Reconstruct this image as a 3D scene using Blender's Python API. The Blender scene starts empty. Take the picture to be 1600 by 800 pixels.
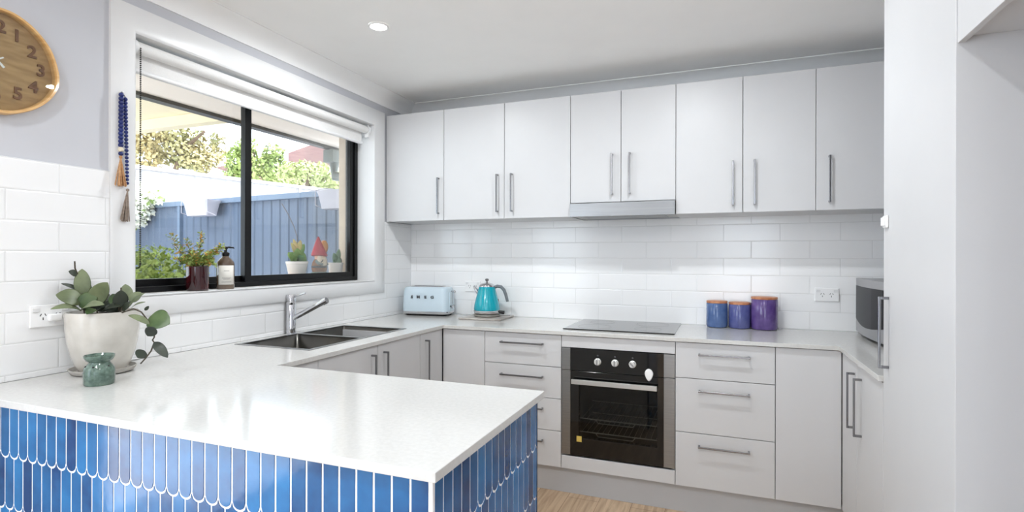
import bpy, bmesh, math, random
from mathutils import Vector, Matrix, noise
random.seed(7)
C = bpy.context.scene.collection
PI = math.pi

# ------------------------------------------------------------------ camera
F_PX, CY_PX, YAW, ROLL = 839.85, 402.44, 0.3718, 0.002
CAM = Vector((2.139, -3.4295, 1.3017))
cd = bpy.data.cameras.new('camera')
cd.sensor_width = 36.0
cd.lens = F_PX / 1600 * 36.0
cd.shift_y = (CY_PX - 400.0) / 1600.0
cd.clip_start = 0.02
cam = bpy.data.objects.new('camera', cd)
cam.location = CAM
cam.rotation_euler = (Matrix.Rotation(YAW, 3, 'Z') @ Matrix.Rotation(PI / 2, 3, 'X') @ Matrix.Rotation(ROLL, 3, 'Z')).to_euler()
C.objects.link(cam)
bpy.context.scene.camera = cam


def ray(u, v):
    a, b = u - 800.0, v - CY_PX
    cr, sr = math.cos(ROLL), math.sin(ROLL)
    U, V = a * cr + b * sr, -a * sr + b * cr
    c, s = math.cos(YAW), math.sin(YAW)
    return Vector((U / F_PX * c - s, U / F_PX * s + c, -V / F_PX))


def at(u, v, depth):
    return CAM + ray(u, v) * depth


def on(u, v, axis, val):
    d = ray(u, v)
    i = 'XYZ'.index(axis)
    return CAM + d * ((val - CAM[i]) / d[i])


# ------------------------------------------------------------------ materials
def lin(c):
    out = []
    for x in c:
        x = x / 255.0
        out.append(x / 12.92 if x <= 0.04045 else ((x + 0.055) / 1.055) ** 2.4)
    return out


MATS = {}


def mat(name, rgb, rough=0.5, metal=0.0, var=0.03, scale=6.0, bump=0.0, bscale=60.0, coat=0.0, emit=0.0, spec=0.5, rgb2=None, stretch=None, trans=0.0, ior=1.45, sub=0.0):
    if name in MATS:
        return MATS[name]
    m = bpy.data.materials.new(name)
    m.use_nodes = True
    nt = m.node_tree
    N, L = nt.nodes, nt.links
    p = N['Principled BSDF']
    tc = N.new('ShaderNodeTexCoord')
    nz = N.new('ShaderNodeTexNoise')
    nz.inputs['Scale'].default_value = scale
    nz.inputs['Detail'].default_value = 4
    vec = tc.outputs['Object']
    if stretch:
        mp = N.new('ShaderNodeMapping')
        mp.inputs['Scale'].default_value = stretch
        L.new(vec, mp.inputs['Vector'])
        vec = mp.outputs['Vector']
    L.new(vec, nz.inputs['Vector'])
    a = lin(rgb)
    if rgb2:
        b = lin(rgb2)
        a2 = a
    else:
        b = [min(1, x * (1 + var)) for x in a]
        a2 = [x * (1 - var) for x in a]
    rp = N.new('ShaderNodeValToRGB')
    rp.color_ramp.elements[0].position = 0.35
    rp.color_ramp.elements[1].position = 0.65
    rp.color_ramp.elements[0].color = (*a2, 1)
    rp.color_ramp.elements[1].color = (*b, 1)
    L.new(nz.outputs['Fac'], rp.inputs['Fac'])
    L.new(rp.outputs['Color'], p.inputs['Base Color'])
    p.inputs['Roughness'].default_value = rough
    p.inputs['Metallic'].default_value = metal
    p.inputs['Coat Weight'].default_value = coat
    p.inputs['Coat Roughness'].default_value = 0.06
    p.inputs['Specular IOR Level'].default_value = spec
    p.inputs['Transmission Weight'].default_value = trans
    p.inputs['IOR'].default_value = ior
    if emit:
        L.new(rp.outputs['Color'], p.inputs['Emission Color'])
        p.inputs['Emission Strength'].default_value = emit
    if bump:
        n2 = N.new('ShaderNodeTexNoise')
        n2.inputs['Scale'].default_value = bscale
        L.new(vec, n2.inputs['Vector'])
        bp = N.new('ShaderNodeBump')
        bp.inputs['Strength'].default_value = bump
        bp.inputs['Distance'].default_value = 0.002
        L.new(n2.outputs['Fac'], bp.inputs['Height'])
        L.new(bp.outputs['Normal'], p.inputs['Normal'])
    MATS[name] = m
    return m


def glass_mat(name, tint, gloss=0.08, rough=0.0):
    """thin pane: tinted see-through sheet with a faint mirror coat"""
    m = bpy.data.materials.new(name)
    m.use_nodes = True
    nt = m.node_tree
    N, L = nt.nodes, nt.links
    N.remove(N['Principled BSDF'])
    t = N.new('ShaderNodeBsdfTransparent')
    nz = N.new('ShaderNodeTexNoise')
    nz.inputs['Scale'].default_value = 3
    mx = N.new('ShaderNodeMix')
    mx.data_type = 'RGBA'
    mx.inputs[6].default_value = (*tint, 1)
    mx.inputs[7].default_value = (*[x * 0.97 for x in tint], 1)
    L.new(nz.outputs['Fac'], mx.inputs[0])
    L.new(mx.outputs[2], t.inputs['Color'])
    g = N.new('ShaderNodeBsdfGlossy')
    g.inputs['Roughness'].default_value = rough
    lw = N.new('ShaderNodeLayerWeight')
    lw.inputs['Blend'].default_value = 0.25
    mr = N.new('ShaderNodeMapRange')
    mr.inputs['To Min'].default_value = gloss * 0.5
    mr.inputs['To Max'].default_value = min(1, gloss * 6)
    L.new(lw.outputs['Fresnel'], mr.inputs['Value'])
    ms = N.new('ShaderNodeMixShader')
    L.new(mr.outputs['Result'], ms.inputs['Fac'])
    L.new(t.outputs[0], ms.inputs[1])
    L.new(g.outputs[0], ms.inputs[2])
    L.new(ms.outputs[0], N['Material Output'].inputs['Surface'])
    return m


def tile_mat(name, axis, shift_u, shift_z, col, grout):
    m = bpy.data.materials.new(name)
    m.use_nodes = True
    nt = m.node_tree
    N, L = nt.nodes, nt.links
    p = N['Principled BSDF']
    tc = N.new('ShaderNodeTexCoord')
    sp = N.new('ShaderNodeSeparateXYZ')
    L.new(tc.outputs['Object'], sp.inputs[0])
    cb = N.new('ShaderNodeCombineXYZ')
    for src, sh, dst in ((axis, shift_u, 'X'), ('Z', shift_z, 'Y')):
        ad = N.new('ShaderNodeMath')
        ad.operation = 'ADD'
        ad.inputs[1].default_value = sh
        L.new(sp.outputs[src], ad.inputs[0])
        L.new(ad.outputs[0], cb.inputs[dst])
    br = N.new('ShaderNodeTexBrick')
    br.offset = 0.5
    br.inputs['Scale'].default_value = 1.0
    br.inputs['Brick Width'].default_value = 0.3
    br.inputs['Row Height'].default_value = 0.1
    br.inputs['Mortar Size'].default_value = 0.0013
    br.inputs['Mortar Smooth'].default_value = 0.3
    br.inputs['Color1'].default_value = (*lin(col), 1)
    br.inputs['Color2'].default_value = (*[x * 0.975 for x in lin(col)], 1)
    br.inputs['Mortar'].default_value = (*lin(grout), 1)
    L.new(cb.outputs[0], br.inputs['Vector'])
    L.new(br.outputs['Color'], p.inputs['Base Color'])
    # cushioned tile edge: a wide soft mortar as height, plus handmade waviness
    b2 = N.new('ShaderNodeTexBrick')
    b2.offset = 0.5
    for k, v in (('Scale', 1.0), ('Brick Width', 0.3), ('Row Height', 0.1), ('Mortar Size', 0.005), ('Mortar Smooth', 1.0)):
        b2.inputs[k].default_value = v
    L.new(cb.outputs[0], b2.inputs['Vector'])
    inv = N.new('ShaderNodeMath')
    inv.operation = 'SUBTRACT'
    inv.inputs[0].default_value = 1.0
    L.new(b2.outputs['Fac'], inv.inputs[1])
    nz = N.new('ShaderNodeTexNoise')
    nz.inputs['Scale'].default_value = 9
    L.new(tc.outputs['Object'], nz.inputs['Vector'])
    ml = N.new('ShaderNodeMath')
    ml.operation = 'MULTIPLY_ADD'
    ml.inputs[1].default_value = 0.35
    L.new(nz.outputs['Fac'], ml.inputs[0])
    L.new(inv.outputs[0], ml.inputs[2])
    bp = N.new('ShaderNodeBump')
    bp.inputs['Strength'].default_value = 0.45
    bp.inputs['Distance'].default_value = 0.002
    L.new(ml.outputs[0], bp.inputs['Height'])
    L.new(bp.outputs['Normal'], p.inputs['Normal'])
    p.inputs['Roughness'].default_value = 0.13
    return m


def floor_mat():
    m = bpy.data.materials.new('oak_planks')
    m.use_nodes = True
    nt = m.node_tree
    N, L = nt.nodes, nt.links
    p = N['Principled BSDF']
    tc = N.new('ShaderNodeTexCoord')
    sp = N.new('ShaderNodeSeparateXYZ')
    L.new(tc.outputs['Object'], sp.inputs[0])
    cb = N.new('ShaderNodeCombineXYZ')
    L.new(sp.outputs['Y'], cb.inputs['X'])
    L.new(sp.outputs['X'], cb.inputs['Y'])
    br = N.new('ShaderNodeTexBrick')
    br.offset = 0.37
    for k, v in (('Scale', 1.0), ('Brick Width', 1.6), ('Row Height', 0.17), ('Mortar Size', 0.0012), ('Bias', 0.0)):
        br.inputs[k].default_value = v
    br.inputs['Color1'].default_value = (*lin((186, 160, 132)), 1)
    br.inputs['Color2'].default_value = (*lin((208, 182, 152)), 1)
    br.inputs['Mortar'].default_value = (*lin((110, 82, 58)), 1)
    L.new(cb.outputs[0], br.inputs['Vector'])
    mp = N.new('ShaderNodeMapping')
    mp.inputs['Scale'].default_value = (28, 2.2, 1)
    L.new(tc.outputs['Object'], mp.inputs['Vector'])
    nz = N.new('ShaderNodeTexNoise')
    nz.inputs['Scale'].default_value = 1.4
    nz.inputs['Detail'].default_value = 8
    nz.inputs['Distortion'].default_value = 0.8
    L.new(mp.outputs[0], nz.inputs['Vector'])
    rp = N.new('ShaderNodeValToRGB')
    rp.color_ramp.elements[0].position = 0.3
    rp.color_ramp.elements[0].color = (0.5, 0.44, 0.38, 1)
    rp.color_ramp.elements[1].position = 0.62
    rp.color_ramp.elements[1].color = (1, 1, 1, 1)
    L.new(nz.outputs['Fac'], rp.inputs['Fac'])
    mx = N.new('ShaderNodeMix')
    mx.data_type = 'RGBA'
    mx.blend_type = 'MULTIPLY'
    mx.inputs[0].default_value = 0.8
    L.new(br.outputs['Color'], mx.inputs[6])
    L.new(rp.outputs['Color'], mx.inputs[7])
    L.new(mx.outputs[2], p.inputs['Base Color'])
    p.inputs['Roughness'].default_value = 0.42
    return m


def glaze_mat(name, dark, bright, rough=0.12):
    """hand-glazed tiles: each tile its own blue (attribute) and mottled inside"""
    m = bpy.data.materials.new(name)
    m.use_nodes = True
    nt = m.node_tree
    N, L = nt.nodes, nt.links
    p = N['Principled BSDF']
    at_ = N.new('ShaderNodeAttribute')
    at_.attribute_name = 'glaze'
    tc = N.new('ShaderNodeTexCoord')
    nz = N.new('ShaderNodeTexNoise')
    nz.inputs['Scale'].default_value = 14
    nz.inputs['Detail'].default_value = 3
    L.new(tc.outputs['Object'], nz.inputs['Vector'])
    ad = N.new('ShaderNodeMath')
    ad.operation = 'MULTIPLY_ADD'
    ad.inputs[1].default_value = 0.9
    L.new(nz.outputs['Fac'], ad.inputs[0])
    sb = N.new('ShaderNodeMath')
    sb.operation = 'SUBTRACT'
    sb.inputs[1].default_value = 0.45
    L.new(at_.outputs['Fac'], sb.inputs[0])
    L.new(sb.outputs[0], ad.inputs[2])
    rp = N.new('ShaderNodeValToRGB')
    rp.color_ramp.elements[0].position = 0.1
    rp.color_ramp.elements[0].color = (*lin(dark), 1)
    rp.color_ramp.elements[1].position = 0.95
    rp.color_ramp.elements[1].color = (*lin(bright), 1)
    L.new(ad.outputs[0], rp.inputs['Fac'])
    L.new(rp.outputs['Color'], p.inputs['Base Color'])
    bp = N.new('ShaderNodeBump')
    bp.inputs['Strength'].default_value = 0.25
    bp.inputs['Distance'].default_value = 0.002
    L.new(nz.outputs['Fac'], bp.inputs['Height'])
    L.new(bp.outputs['Normal'], p.inputs['Normal'])
    p.inputs['Roughness'].default_value = rough
    return m


M_WALL = mat('wall_paint', (194, 195, 200), 0.6, var=0.01)
M_CEIL = mat('ceiling_paint', (246, 246, 245), 0.7, var=0.008)
M_TRIM = mat('white_gloss_trim', (224, 224, 224), 0.35, var=0.01)
M_CAB = mat('cabinet_white', (203, 203, 204), 0.38, var=0.008)
M_KICK = mat('kickboard_grey', (190, 192, 195), 0.45, var=0.01)
M_STONE = mat('quartz_stone', (203, 202, 199), 0.12, var=0.035, scale=90)
M_STEEL = mat('brushed_steel', (152, 153, 154), 0.28, 1.0, var=0.06, scale=4, stretch=(1, 1, 40))
M_SINK = mat('sink_steel', (104, 102, 98), 0.3, 1.0, var=0.06, scale=8)
M_CHROME = mat('chrome', (215, 215, 218), 0.07, 1.0, var=0.02)
M_HANDLE = mat('handle_nickel', (138, 138, 141), 0.22, 1.0, var=0.03)
M_BLACKGLASS = mat('black_glass', (9, 9, 10), 0.05, var=0.05, coat=0.3)
M_BLACK = mat('black_plastic', (14, 14, 15), 0.35, var=0.05)
M_FRAME = mat('black_aluminium', (11, 11, 12), 0.35, 0.3, var=0.06)
M_WHITEPL = mat('white_plastic', (240, 240, 240), 0.3, var=0.01)
M_DARK = mat('dark_slot', (70, 70, 72), 0.5, var=0.05)
M_GLASS = glass_mat('window_glass', (0.97, 0.985, 0.98), 0.05)
M_OVGLASS = glass_mat('oven_glass', (0.5, 0.5, 0.485), 0.05, 0.02)

# ------------------------------------------------------------------ mesh building
class MB:
    def __init__(self):
        self.bm = bmesh.new()

    def box(self, x0, x1, y0, y1, z0, z1):
        v = [self.bm.verts.new(p) for p in ((x0, y0, z0), (x1, y0, z0), (x1, y1, z0), (x0, y1, z0), (x0, y0, z1), (x1, y0, z1), (x1, y1, z1), (x0, y1, z1))]
        for f in ((3, 2, 1, 0), (4, 5, 6, 7), (0, 1, 5, 4), (1, 2, 6, 5), (2, 3, 7, 6), (3, 0, 4, 7)):
            self.bm.faces.new([v[i] for i in f])
        return self

    def loops(self, rings, cap0=True, cap1=True, closed=True):
        R = [[self.bm.verts.new(p) for p in r] for r in rings]
        n = len(R[0])
        for a, b in zip(R, R[1:]):
            for i in range(n if closed else n - 1):
                j = (i + 1) % n
                try:
                    self.bm.faces.new((a[i], a[j], b[j], b[i]))
                except ValueError:
                    pass
        if cap0:
            self.bm.faces.new(list(reversed(R[0])))
        if cap1:
            self.bm.faces.new(R[-1])
        return self

    def lathe(self, prof, cx=0, cy=0, seg=40, sx=1.0, sy=1.0, cap0=True, cap1=True, z0=0.0):
        rings = []
        for r, z in prof:
            rings.append([(cx + sx * r * math.cos(2 * PI * i / seg), cy + sy * r * math.sin(2 * PI * i / seg), z0 + z) for i in range(seg)])
        return self.loops(rings, cap0, cap1)

    def tube(self, pts, r, seg=12, caps=True):
        pts = [Vector(p) for p in pts]
        rr = r if isinstance(r, (list, tuple)) else [r] * len(pts)
        rings = []
        up = None
        for i, p in enumerate(pts):
            t = (pts[min(i + 1, len(pts) - 1)] - pts[max(i - 1, 0)]).normalized()
            if up is None:
                up = t.orthogonal().normalized()
            up = (up - t * up.dot(t)).normalized()
            b = t.cross(up)
            rings.append([p + (up * math.cos(2 * PI * k / seg) + b * math.sin(2 * PI * k / seg)) * rr[i] for k in range(seg)])
        return self.loops(rings, caps, caps)

    def prism(self, poly, f0, f1, cap=True):
        """poly: 2D points; f0/f1 map a 2D point to 3D for each end"""
        return self.loops([[f0(p) for p in poly], [f1(p) for p in poly]], cap, cap)

    def sphere(self, c, r, seg=12, rings=8, s=(1, 1, 1)):
        c = Vector(c)
        R = []
        for j in range(1, rings):
            th = PI * j / rings
            R.append([c + Vector((s[0] * r * math.sin(th) * math.cos(2 * PI * i / seg), s[1] * r * math.sin(th) * math.sin(2 * PI * i / seg), -s[2] * r * math.cos(th))) for i in range(seg)])
        return self.loops(R, True, True)

    def leaf(self, base, tip, width, nrm, bend=0.0, fold=0.15, n=6, round_=0.8, full=1.0):
        base, tip, nrm = Vector(base), Vector(tip), Vector(nrm)
        ax = tip - base
        Ln = ax.length
        side = ax.cross(nrm).normalized()
        nn = side.cross(ax).normalized()
        rows = []
        for i in range(n + 1):
            t = i / n
            w = width * 0.5 * (max(0.0, math.sin(PI * t ** round_)) ** full if 0 < t < 1 else 0.02)
            c = base + ax * t + nn * (bend * Ln * math.sin(PI * t))
            rows.append([c - side * w + nn * fold * w, c, c + side * w + nn * fold * w])
        return self.loops(rows, False, False, closed=False)

    def cells(self, us, vs, inside, fn, t0, t1):
        """one clean slab with openings: grid cells kept where inside(u,v); fn(u,v,t) -> 3D"""
        vid = {}

        def V(i, j, t):
            k = (i, j, t)
            if k not in vid:
                vid[k] = self.bm.verts.new(fn(us[i], vs[j], t1 if t else t0))
            return vid[k]
        nu, nv = len(us) - 1, len(vs) - 1
        K = [[inside((us[i] + us[i + 1]) / 2, (vs[j] + vs[j + 1]) / 2) for j in range(nv)] for i in range(nu)]
        g = lambda i, j: 0 <= i < nu and 0 <= j < nv and K[i][j]
        for i in range(nu):
            for j in range(nv):
                if not K[i][j]:
                    continue
                self.bm.faces.new((V(i, j, 1), V(i + 1, j, 1), V(i + 1, j + 1, 1), V(i, j + 1, 1)))
                self.bm.faces.new((V(i, j + 1, 0), V(i + 1, j + 1, 0), V(i + 1, j, 0), V(i, j, 0)))
                for (di, dj, a, b) in ((0, -1, (i, j), (i + 1, j)), (1, 0, (i + 1, j), (i + 1, j + 1)), (0, 1, (i + 1, j + 1), (i, j + 1)), (-1, 0, (i, j + 1), (i, j))):
                    if not g(i + di, j + dj):
                        self.bm.faces.new((V(*a, 0), V(*b, 0), V(*b, 1), V(*a, 1)))
        return self


def root_of(o):
    while o.parent is not None:
        o = o.parent
    return o


def obj(name, mb, m, parent=None, smooth=False, bevel=0.0, seg=2, local=False, solid=0.0, subsurf=0, recalc=True):
    bm = mb.bm
    if parent is not None and not local:
        r_ = root_of(parent)
        bmesh.ops.transform(bm, verts=bm.verts, matrix=(Matrix.Translation(r_.location) @ r_.rotation_euler.to_matrix().to_4x4()).inverted())
    if recalc:
        bmesh.ops.recalc_face_normals(bm, faces=bm.faces)
    me = bpy.data.meshes.new(name)
    bm.to_mesh(me)
    bm.free()
    for x in (m if isinstance(m, (list, tuple)) else [m]):
        me.materials.append(x)
    if smooth:
        for p in me.polygons:
            p.use_smooth = True
        if smooth != 'all':
            me.set_sharp_from_angle(angle=math.radians(40))
    o = bpy.data.objects.new(name, me)
    C.objects.link(o)
    if parent is not None:
        o.parent = parent
    if bevel:
        b = o.modifiers.new('edge', 'BEVEL')
        b.width = bevel
        b.segments = seg
        b.limit_method = 'ANGLE'
        b.angle_limit = math.radians(40)
    if solid:
        s = o.modifiers.new('thickness', 'SOLIDIFY')
        s.thickness = solid
        s.offset = 0
    if subsurf:
        s = o.modifiers.new('smooth', 'SUBSURF')
        s.levels = s.render_levels = subsurf
    return o


def tag(o, label, cat, group=None):
    o['label'] = label
    o['category'] = cat
    if group:
        o['group'] = group
    return o


def thing(name, label, cat, loc=(0, 0, 0), rot=0.0, group=None):
    o = bpy.data.objects.new(name, None)
    o.empty_display_size = 0.05
    o.location = loc
    o.rotation_euler = (0, 0, rot)
    C.objects.link(o)
    return tag(o, label, cat, group)


def struct(name, mb, m, parent=None, **k):
    o = obj(name, mb, m, parent, **k)
    if parent is None:
        o['kind'] = 'structure'
    return o


def rrect(x0, x1, y0, y1, r, z, n=5):
    out = []
    for cx, cy, a in ((x1 - r, y1 - r, 0), (x0 + r, y1 - r, 90), (x0 + r, y0 + r, 180), (x1 - r, y0 + r, 270)):
        for i in range(n + 1):
            t = math.radians(a + 90 * i / n)
            out.append((cx + r * math.cos(t), cy + r * math.sin(t), z))
    return out


def text_mb(s, size, depth, heavy=0.0):
    """letters as an extruded outline, lying in local XY"""
    cu = bpy.data.curves.new('letters', 'FONT')
    cu.body = s
    cu.size = size
    cu.extrude = depth / 2
    cu.offset = heavy
    cu.align_x = 'CENTER'
    cu.align_y = 'CENTER'
    cu.resolution_u = 3
    o = bpy.data.objects.new('letters', cu)
    C.objects.link(o)
    bpy.context.view_layer.update()
    me = bpy.data.meshes.new_from_object(o.evaluated_get(bpy.context.evaluated_depsgraph_get()))
    mb = MB()
    mb.bm.from_mesh(me)
    bpy.data.objects.remove(o)
    bpy.data.curves.remove(cu)
    bpy.data.meshes.remove(me)
    return mb


# ================================================================== THE ROOM
XR = 3.25         # face of the right wall
ZC = 2.41         # ceiling
YR = -7.0         # rear of the open living room
WY0, WY1, WZ0, WZ1 = -2.012, -0.465, 1.150, 2.172   # kitchen window opening

b = MB().box(-0.27, XR + 0.15, YR - 0.15, 0.15, -0.12, 0.0)
struct('floor', b, floor_mat())
b = MB().box(-0.27, XR + 0.15, YR - 0.15, 0.15, ZC, ZC + 0.15)
struct('ceiling', b, M_CEIL)
# left wall: kitchen window and, beyond the peninsula, the wide opening of the sliding door
DY0, DY1, DZ1 = -6.5, -2.95, 2.2
b = MB().cells([YR - .15, DY0, DY1, WY0 - .006, WY1 + .006, 0.15], [0, WZ0 - .022, WZ1 + .006, DZ1, ZC],
               lambda y, z: not (WY0 - .006 < y < WY1 + .006 and WZ0 - .022 < z < WZ1 + .006) and not (DY0 < y < DY1 and z < DZ1),
               lambda u, v, t: (t, u, v), -0.20, 0.0)
wl = struct('wall_left', b, M_WALL)
M_BRICK = mat('rendered_reveal', (206, 186, 164), 0.85, var=0.05, scale=20, bump=0.4, bscale=80)
b = MB().cells([YR - .15, DY0, DY1, WY0 + .0, WY1, 0.15], [-0.35, 0, WZ0 - 0.02, WZ1, DZ1, ZC + .1],
               lambda y, z: not (WY0 < y < WY1 and WZ0 - .02 < z < WZ1) and not (DY0 < y < DY1 and 0 < z < DZ1),
               lambda u, v, t: (t, u, v), -0.275, -0.201)
struct('wall_exterior', b, M_BRICK)
b = MB().box(-0.20, XR + 0.15, 0.0, 0.15, 0.0, ZC)
wb = struct('wall_back', b, M_WALL)
b = MB().box(XR, XR + 0.15, YR - 0.15, 0.0, 0.0, ZC)
wr = struct('wall_right', b, M_WALL)
b = MB().cells([-0.20, 2.0, 3.15, XR], [0, 2.2, ZC], lambda x, z: not (2.0 < x < 3.15 and z < 2.2), lambda u, v, t: (u, t, v), YR - .15, YR)  # the opening is unseen, added to let frontal fill light in
struct('wall_rear', b, M_WALL)

# tiled splashbacks (part of their walls)
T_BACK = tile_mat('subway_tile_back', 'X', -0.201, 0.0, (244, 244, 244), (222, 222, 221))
T_LEFT_DIM = tile_mat('subway_tile_side_dimmed', 'Y', 2.269, -0.02, (236, 236, 236), (214, 214, 213))  # same tile as the back, darkened to offset the strong light on it
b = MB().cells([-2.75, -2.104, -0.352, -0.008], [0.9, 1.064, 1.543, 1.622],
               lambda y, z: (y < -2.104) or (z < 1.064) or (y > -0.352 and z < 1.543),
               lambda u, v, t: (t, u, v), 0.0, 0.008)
obj('tile_splashback', b, T_LEFT_DIM, wl, bevel=0.0015)
b = MB().box(0.0, XR, -0.008, 0.0, 0.9, 1.543)
obj('tile_splashback', b, T_BACK, wb)

# cove cornice
def cove(name, p0, p1, inward):
    prof = [(0, -0.085), (0.006, -0.085)] + [(0.006 + 0.084 * (1 - math.cos(PI / 2 * i / 8)), -0.08 + 0.075 * math.sin(PI / 2 * i / 8)) for i in range(9)] + [(0.09, 0), (0, 0)]
    inw = Vector(inward)
    f = lambda P: (lambda q: Vector(P) + inw * q[0] + Vector((0, 0, q[1])))
    struct(name, MB().prism(prof, f(p0), f(p1)), M_CEIL, smooth=True)
cove('trim_1', (0, YR, ZC), (0, 0, ZC), (1, 0, 0))
cove('trim_2', (0, 0, ZC), (XR, 0, ZC), (0, -1, 0))

# window architrave: flat boards with a quirk, mitred picture-frame
def arch():
    b = MB()
    o = (-2.104, -0.352, 1.064, 2.277)
    i = (WY0, WY1, WZ0 - .003, WZ1)
    ring = lambda r, x: [(x, r[0], r[2]), (x, r[1], r[2]), (x, r[1], r[3]), (x, r[0], r[3])]
    mid = tuple(a + (c - a) * 0.12 for a, c in zip(o, i))
    mid2 = tuple(a + (c - a) * 0.9 for a, c in zip(o, i))
    return b.loops([ring(o, 0.0), ring(o, 0.012), ring(mid, 0.018), ring(mid2, 0.018), ring(i, 0.012), ring(i, -0.121)], False, False)
struct('trim_3', arch(), M_TRIM, smooth=True)
b = MB().box(-0.1215, 0.0192, WY0 + 0.0003, WY1 - 0.0003, WZ0 - 0.0025, WZ0)
struct('trim_4', b, M_TRIM, bevel=0.003)

# window_1: black sliding window
win = bpy.data.objects.new('window_1', None)
win.location = (-0.16, (WY0 + WY1) / 2, WZ0)
win['kind'] = 'structure'
C.objects.link(win)
def ringbox(y0, y1, z0, z1, w, x0, x1, wb_=None):
    wb_ = wb_ or w
    return MB().cells([y0, y0 + w, y1 - w, y1], [z0, z0 + wb_, z1 - w, z1], lambda y, z: not (y0 + w < y < y1 - w and z0 + wb_ < z < z1 - w), lambda u, v, t: (t, u, v), x0, x1)
obj('window_frame', ringbox(WY0 + .001, WY1 - .001, WZ0 + .001, WZ1 - .001, 0.028, -0.199, -0.122, 0.024), M_FRAME, win, bevel=0.002)
MID = -1.335
for y0, y1, xa in ((WY0 + .026, MID + .03, -0.185), (MID - .03, WY1 - .026, -0.155)):
    s = obj('sash', ringbox(y0, y1, WZ0 + .022, WZ1 - .026, 0.04, xa, xa + 0.024, 0.034), M_FRAME, win, bevel=0.002)
    obj('pane', MB().box(xa + .010, xa + .014, y0 + .038, y1 - .038, WZ0 + .054, WZ1 - .064), M_GLASS, s)

# roller blind in the recess
M_BLIND = mat('blind_fabric', (232, 231, 229), 0.7, var=0.02, scale=200)
rb = thing('roller_blind', 'white roller blind rolled up at the head of the window', 'blind', (-0.035, -1.24, 2.13))
b = MB()
b.tube([(-0.036, WY0 + .02, 2.137), (-0.036, WY1 - .035, 2.137)], 0.024, 24)
obj('roller', b, M_BLIND, rb, smooth=True)
b = MB().box(-0.0605, -0.0585, WY0 + .03, WY1 - .045, 2.050, 2.137)
obj('fabric', b, M_BLIND, rb)
b = MB().tube([(-0.058, WY0 + .03, 2.050), (-0.058, WY1 - .045, 2.050)], 0.010, 12)
obj('bottom_rail', b, M_WHITEPL, rb, smooth=True)
for y in (WY0 + .006, WY1 - .028):
    b = MB().tube([(-0.036, y, 2.137), (-0.036, y + .022, 2.137)], 0.028, 20)
    b.box(-0.05, -0.022, y + .002, y + .018, 2.09, 2.171)
    obj('bracket', b, M_WHITEPL, rb, smooth=True, bevel=0.002)
b = MB()
z = 2.13
while z > 1.27:
    b.sphere((-0.014, WY0 + .036, z), 0.0034, 6, 4)
    b.sphere((-0.030, WY0 + .022, z), 0.0034, 6, 4)
    z -= 0.0075
for k in range(9):
    a = PI * k / 8
    b.sphere((-0.022 + .008 * math.cos(a), WY0 + .029 + 0.007 * math.cos(a), 1.27 - .014 * math.sin(a)), 0.0034, 6, 4)
obj('chain', b, mat('dark_chain', (44, 42, 36), 0.4, 0.5), rb)

# ================================================================== CABINETS
def bar_handle(parent, x, z, length, vertical, proj=0.030, front=-0.018, w=0.009):
    """D handle: flat bar on two posts, in the cabinet's own frame (front faces -y)"""
    b = MB()
    y0 = front - proj
    h = length / 2
    t = 0.007
    if vertical:
        b.box(x - w / 2, x + w / 2, y0, y0 + t, z - h, z + h)
        for s in (-h, h - w):
            b.box(x - w / 2, x + w / 2, y0 + t, front, z + s, z + s + w)
    else:
        b.box(x - h, x + h, y0, y0 + t, z - w / 2, z + w / 2)
        for s in (-h, h - w):
            b.box(x + s, x + s + w, y0 + t, front, z - w / 2, z + w / 2)
    return obj('handle', b, M_HANDLE, parent, local=True, bevel=0.0012)


def cabinet(name, label, cat, loc, rot, w, z0, z1, depth, fronts, group=None, top=False, back=True, gap=0.0005):
    """loc = floor point under the front left corner; fronts: (kind, x0, x1, z0, z1, handle)"""
    t = thing(name, label, cat, loc, rot, group)
    b = MB()
    e = 0.0006
    b.box(e, 0.016, 0.0, depth, z0, z1)
    b.box(w - 0.016, w - e, 0.0, depth, z0, z1)
    b.box(0.016, w - 0.016, 0.0, depth, z0, z0 + 0.016)
    if back:
        b.box(0.016, w - 0.016, depth - 0.008, depth, z0 + 0.016, z1)
    if top:
        b.box(0.016, w - 0.016, 0.0, depth - .008, z1 - 0.016, z1)
    obj('carcass', b, M_CAB, t, local=True)
    g = 0.0016
    for kind, x0, x1, a, c, hd in fronts:
        p = obj(kind, MB().box(x0 + g, x1 - g, -0.018, -gap, a + g, c - g), M_CAB, t, local=True, bevel=0.0012)
        if hd:
            bar_handle(p, hd[0], hd[1], hd[2], hd[3])
    return t


FY = -0.567        # carcass front of the back run (fronts stand 18 mm proud, at -0.585)
BD = 0.555
GW = 'white wall cabinets along the back wall'
GB = 'white base cabinets under the benchtop'
ZK, ZT = 0.149, 0.8785

def base(name, label, x0, x1, fronts):
    fr = [(k, a - x0, c - x0, z0, z1, (h[0] - x0,) + h[1:] if h else None) for k, a, c, z0, z1, h in fronts]
    return cabinet(name, label, 'cabinet', (x0, FY, 0), 0, x1 - x0, ZK, ZT, BD, fr, GB)

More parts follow.
